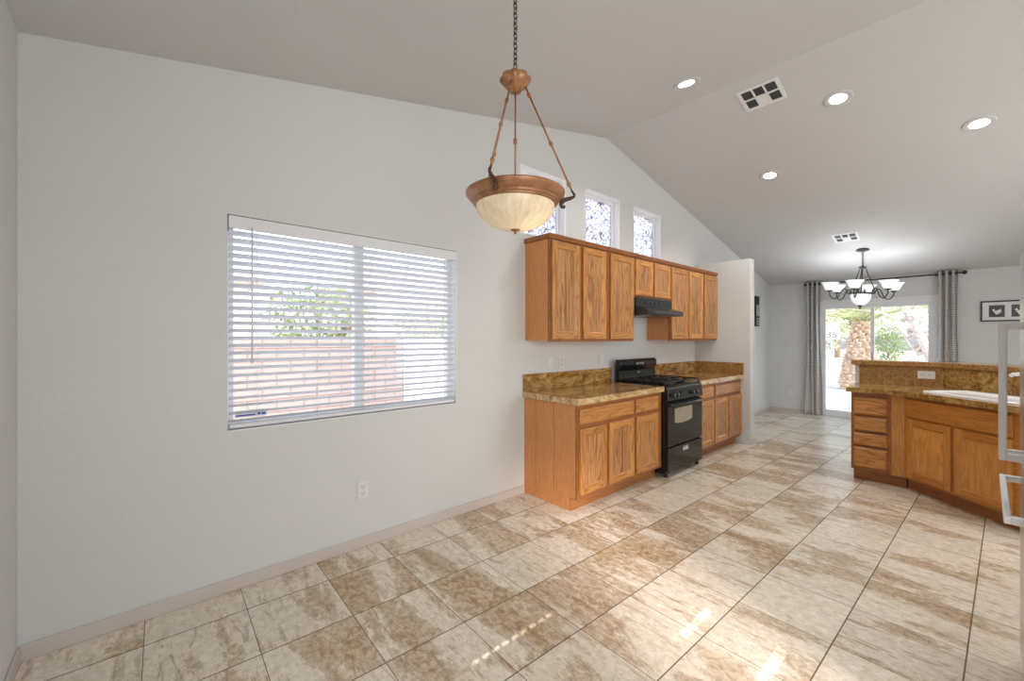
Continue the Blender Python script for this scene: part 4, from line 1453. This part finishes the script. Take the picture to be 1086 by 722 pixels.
def tree(name, loc, c_, r_, n_, size, seed, mat, label, trunk_r=.12, branches=6, group=None):
    t = thing(name, label, 'tree' if 'tree' in name else 'bush', loc, group=group)
    rr = random.Random(seed + 50)
    mb = MB()
    base_ = Vector(loc)
    fork = base_.lerp(Vector(c_), .45)
    mb.tube([base_, base_.lerp(fork, .5) + Vector((rr.uniform(-.1, .1), rr.uniform(-.1, .1), 0)), fork], [trunk_r, trunk_r * .85, trunk_r * .7], 8)
    for _ in range(branches):
        e_ = Vector((c_[0] + rr.uniform(-.8, .8) * r_[0], c_[1] + rr.uniform(-.8, .8) * r_[1], c_[2] + rr.uniform(-.3, .8) * r_[2]))
        mid = fork.lerp(e_, .5) + Vector((rr.uniform(-.15, .15), rr.uniform(-.15, .15), rr.uniform(0, .2)))
        mb.tube([fork, mid, e_], [trunk_r * .55, trunk_r * .35, trunk_r * .12], 6)
    mb.build('trunk', 'bark', t, smooth=True)
    foliage(c_, r_[0], r_[1], r_[2], n_, size, seed).build('foliage', mat, t)
    return t


tree('garden_tree', (3.0, 9.9, GZ), (3.0, 9.9, 1.85), (1.2, .8, .75), 1100, .085, 1, 'leaf', 'green leafy tree rising over the block wall outside the big window', group='trees beyond the block wall')
tree('garden_tree', (6.1, 10.2, GZ), (6.1, 10.2, 1.75), (1.25, .8, .6), 1700, .09, 2, 'leafpale', 'pale green tree beyond the gate at right side of the big window', group='trees beyond the block wall')

# palm beyond the sliding door
PXp, PYp = 15.75, 2.42
pm = thing('palm_tree', 'short fat palm with a shaggy tan trunk outside the sliding door', 'palm tree', (PXp, PYp, GZ))
mb = MB().lathe([(0, 0), (.50, 0), (.44, .4), (.33, 1.0), (.19, 1.6), (.12, 1.95), (0, 2.0)], (PXp, PYp, GZ), 20)
rr = random.Random(4)
for row in range(22):
    zz = .06 + row * .086
    z = GZ + zz
    rad = .50 - .36 * (zz / 1.95)
    nq = max(8, int(20 * rad / .5))
    for q in range(nq):
        a_ = 2 * math.pi * (q + .5 * (row % 2) + rr.uniform(-.15, .15)) / nq
        ca, sa_ = math.cos(a_), math.sin(a_)
        w_ = .055
        ctr = Vector((PXp + ca * rad, PYp + sa_ * rad, z))
        out = Vector((ca, sa_, 0))
        sd = Vector((-sa_, ca, 0))
        tip = ctr + out * rr.uniform(.05, .10) + Vector((0, 0, .12))
        mb.add([ctr - sd * w_ - out * .05, ctr + sd * w_ - out * .05, tip + sd * w_ * .4, tip - sd * w_ * .4, ctr + Vector((0, 0, .15)) - sd * w_, ctr + Vector((0, 0, .15)) + sd * w_],
               [(0, 1, 2, 3), (3, 2, 5, 4), (0, 3, 4), (1, 5, 2)])
mb.build('trunk', 'palmbark', pm)
for q in range(26):
    a_ = 2 * math.pi * q / 26 * 3.1
    el = R(25 + (q * 37) % 55)
    ln = rr.uniform(2.0, 2.8)
    d_ = Vector((math.cos(a_), math.sin(a_), 0))
    base_ = Vector((PXp, PYp, GZ + 1.95))
    pts = [base_ + d_ * (ln * s_ * math.cos(el)) + Vector((0, 0, ln * s_ * math.sin(el) - 1.0 * s_ * s_)) for s_ in (0, .25, .5, .75, 1)]
    mb = MB().tube(pts, [.03, .022, .016, .01, .004], 5)
    for s_ in range(3, 30):
        f_ = s_ / 30 * 4
        i_ = min(3, int(f_))
        p_ = pts[i_].lerp(pts[i_ + 1], f_ - i_)
        tg = (pts[i_ + 1] - pts[i_]).normalized()
        for sgn in (-1, 1):
            sd = tg.cross(Vector((0, 0, 1))).normalized() * sgn
            tip = p_ + sd * .34 + tg * .30 + Vector((0, 0, .06))
            mb.add([p_, p_ + tg * .035, tip], [(0, 1, 2)])
    mb.build('frond', 'frond', pm)

dt = thing('desert_tree', 'thin leaning tree with pale twisted branches outside the right door panel', 'tree', (14.9, .70, GZ))
mb = MB().tube([(14.9, .70, GZ), (14.95, .78, .5), (14.9, 1.0, 1.2), (14.95, 1.22, 1.75), (15.0, 1.35, 2.1), (15.0, 1.60, 2.5), (15.1, 1.75, 3.1)], [.15, .13, .11, .10, .09, .07, .03], 10)
rr = random.Random(21)
for q in range(16):
    f_ = rr.uniform(.8, 2.3)
    p_ = Vector((14.95, .85 + .32 * f_, f_))
    d_ = Vector((rr.uniform(-.6, .6), rr.choice((-1, -1, 1)) * rr.uniform(.3, 1.2), rr.uniform(-.1, .9)))
    mb.tube([p_, p_ + d_ * .45 + Vector((0, 0, .12)), p_ + d_ * .9 + Vector((0, rr.uniform(-.2, .2), .05)), p_ + d_ * 1.3], [.045, .03, .02, .006], 6)
mb.build('trunk', 'palebark', dt, smooth=True)
foliage((15.0, .55, 2.5), 1.0, 1.0, .6, 900, .05, 11).build('foliage', 'leafpale', dt)
tree('hedge_bush', (31, 3.55, GZ), (31, 3.55, 1.0), (.6, .75, 1.15), 1000, .09, 12, 'leaf', 'green bush behind the palm outside the right door panel', .05, 5, group='bushes across the yard')
tree('hedge_bush', (27.5, 6.6, GZ), (27.5, 6.6, 1.9), (1.2, 2.0, 1.5), 1800, .12, 13, 'leafpale', 'pale green bush left of the palm near the street sign', .05, 5, group='bushes across the yard')
tree('street_tree', (40, 7.5, GZ), (40, 7.5, 4.0), (3, 4.0, 2.4), 2600, .2, 14, 'leafpale', 'pale leafy tree across the street above the palm', .2, 7, group='trees across the street')
tree('street_tree', (38, -3.5, GZ), (38, -3.5, 4.2), (3, 3.6, 2.0), 1800, .2, 15, 'leafpale', 'green leafy tree across the street at right of the door', .2, 7, group='trees across the street')

sg = thing('speed_limit_sign', 'white speed limit 35 sign seen through the left door panel', 'sign', (24.0, 4.72, GZ), R(-90))
B(-.30, .30, -.012, .012, 1.45, 2.20).build('plate', 'sign', sg, local=True)
B(-.03, .03, .013, .06, 0, 2.35).build('post', 'steel', sg, local=True)
for txt, zz, sz in (('SPEED', 2.06, .13), ('LIMIT', 1.92, .13), ('35', 1.53, .42)):
    cu = bpy.data.curves.new('sign_text', 'FONT')
    cu.body = txt
    cu.size = sz
    cu.align_x = 'CENTER'
    cu.extrude = .002
    tmp = bpy.data.objects.new('tmp', cu)
    C.objects.link(tmp)
    bpy.context.view_layer.update()
    me = bpy.data.meshes.new_from_object(tmp.evaluated_get(bpy.context.evaluated_depsgraph_get()))
    bpy.data.objects.remove(tmp)
    me.materials.clear()
    me.materials.append(M['signblack'])
    o = bpy.data.objects.new('lettering', me)
    C.objects.link(o)
    o.parent = sg
    o.location = (0, -.015, zz)
    o.rotation_euler = (R(90), 0, 0)
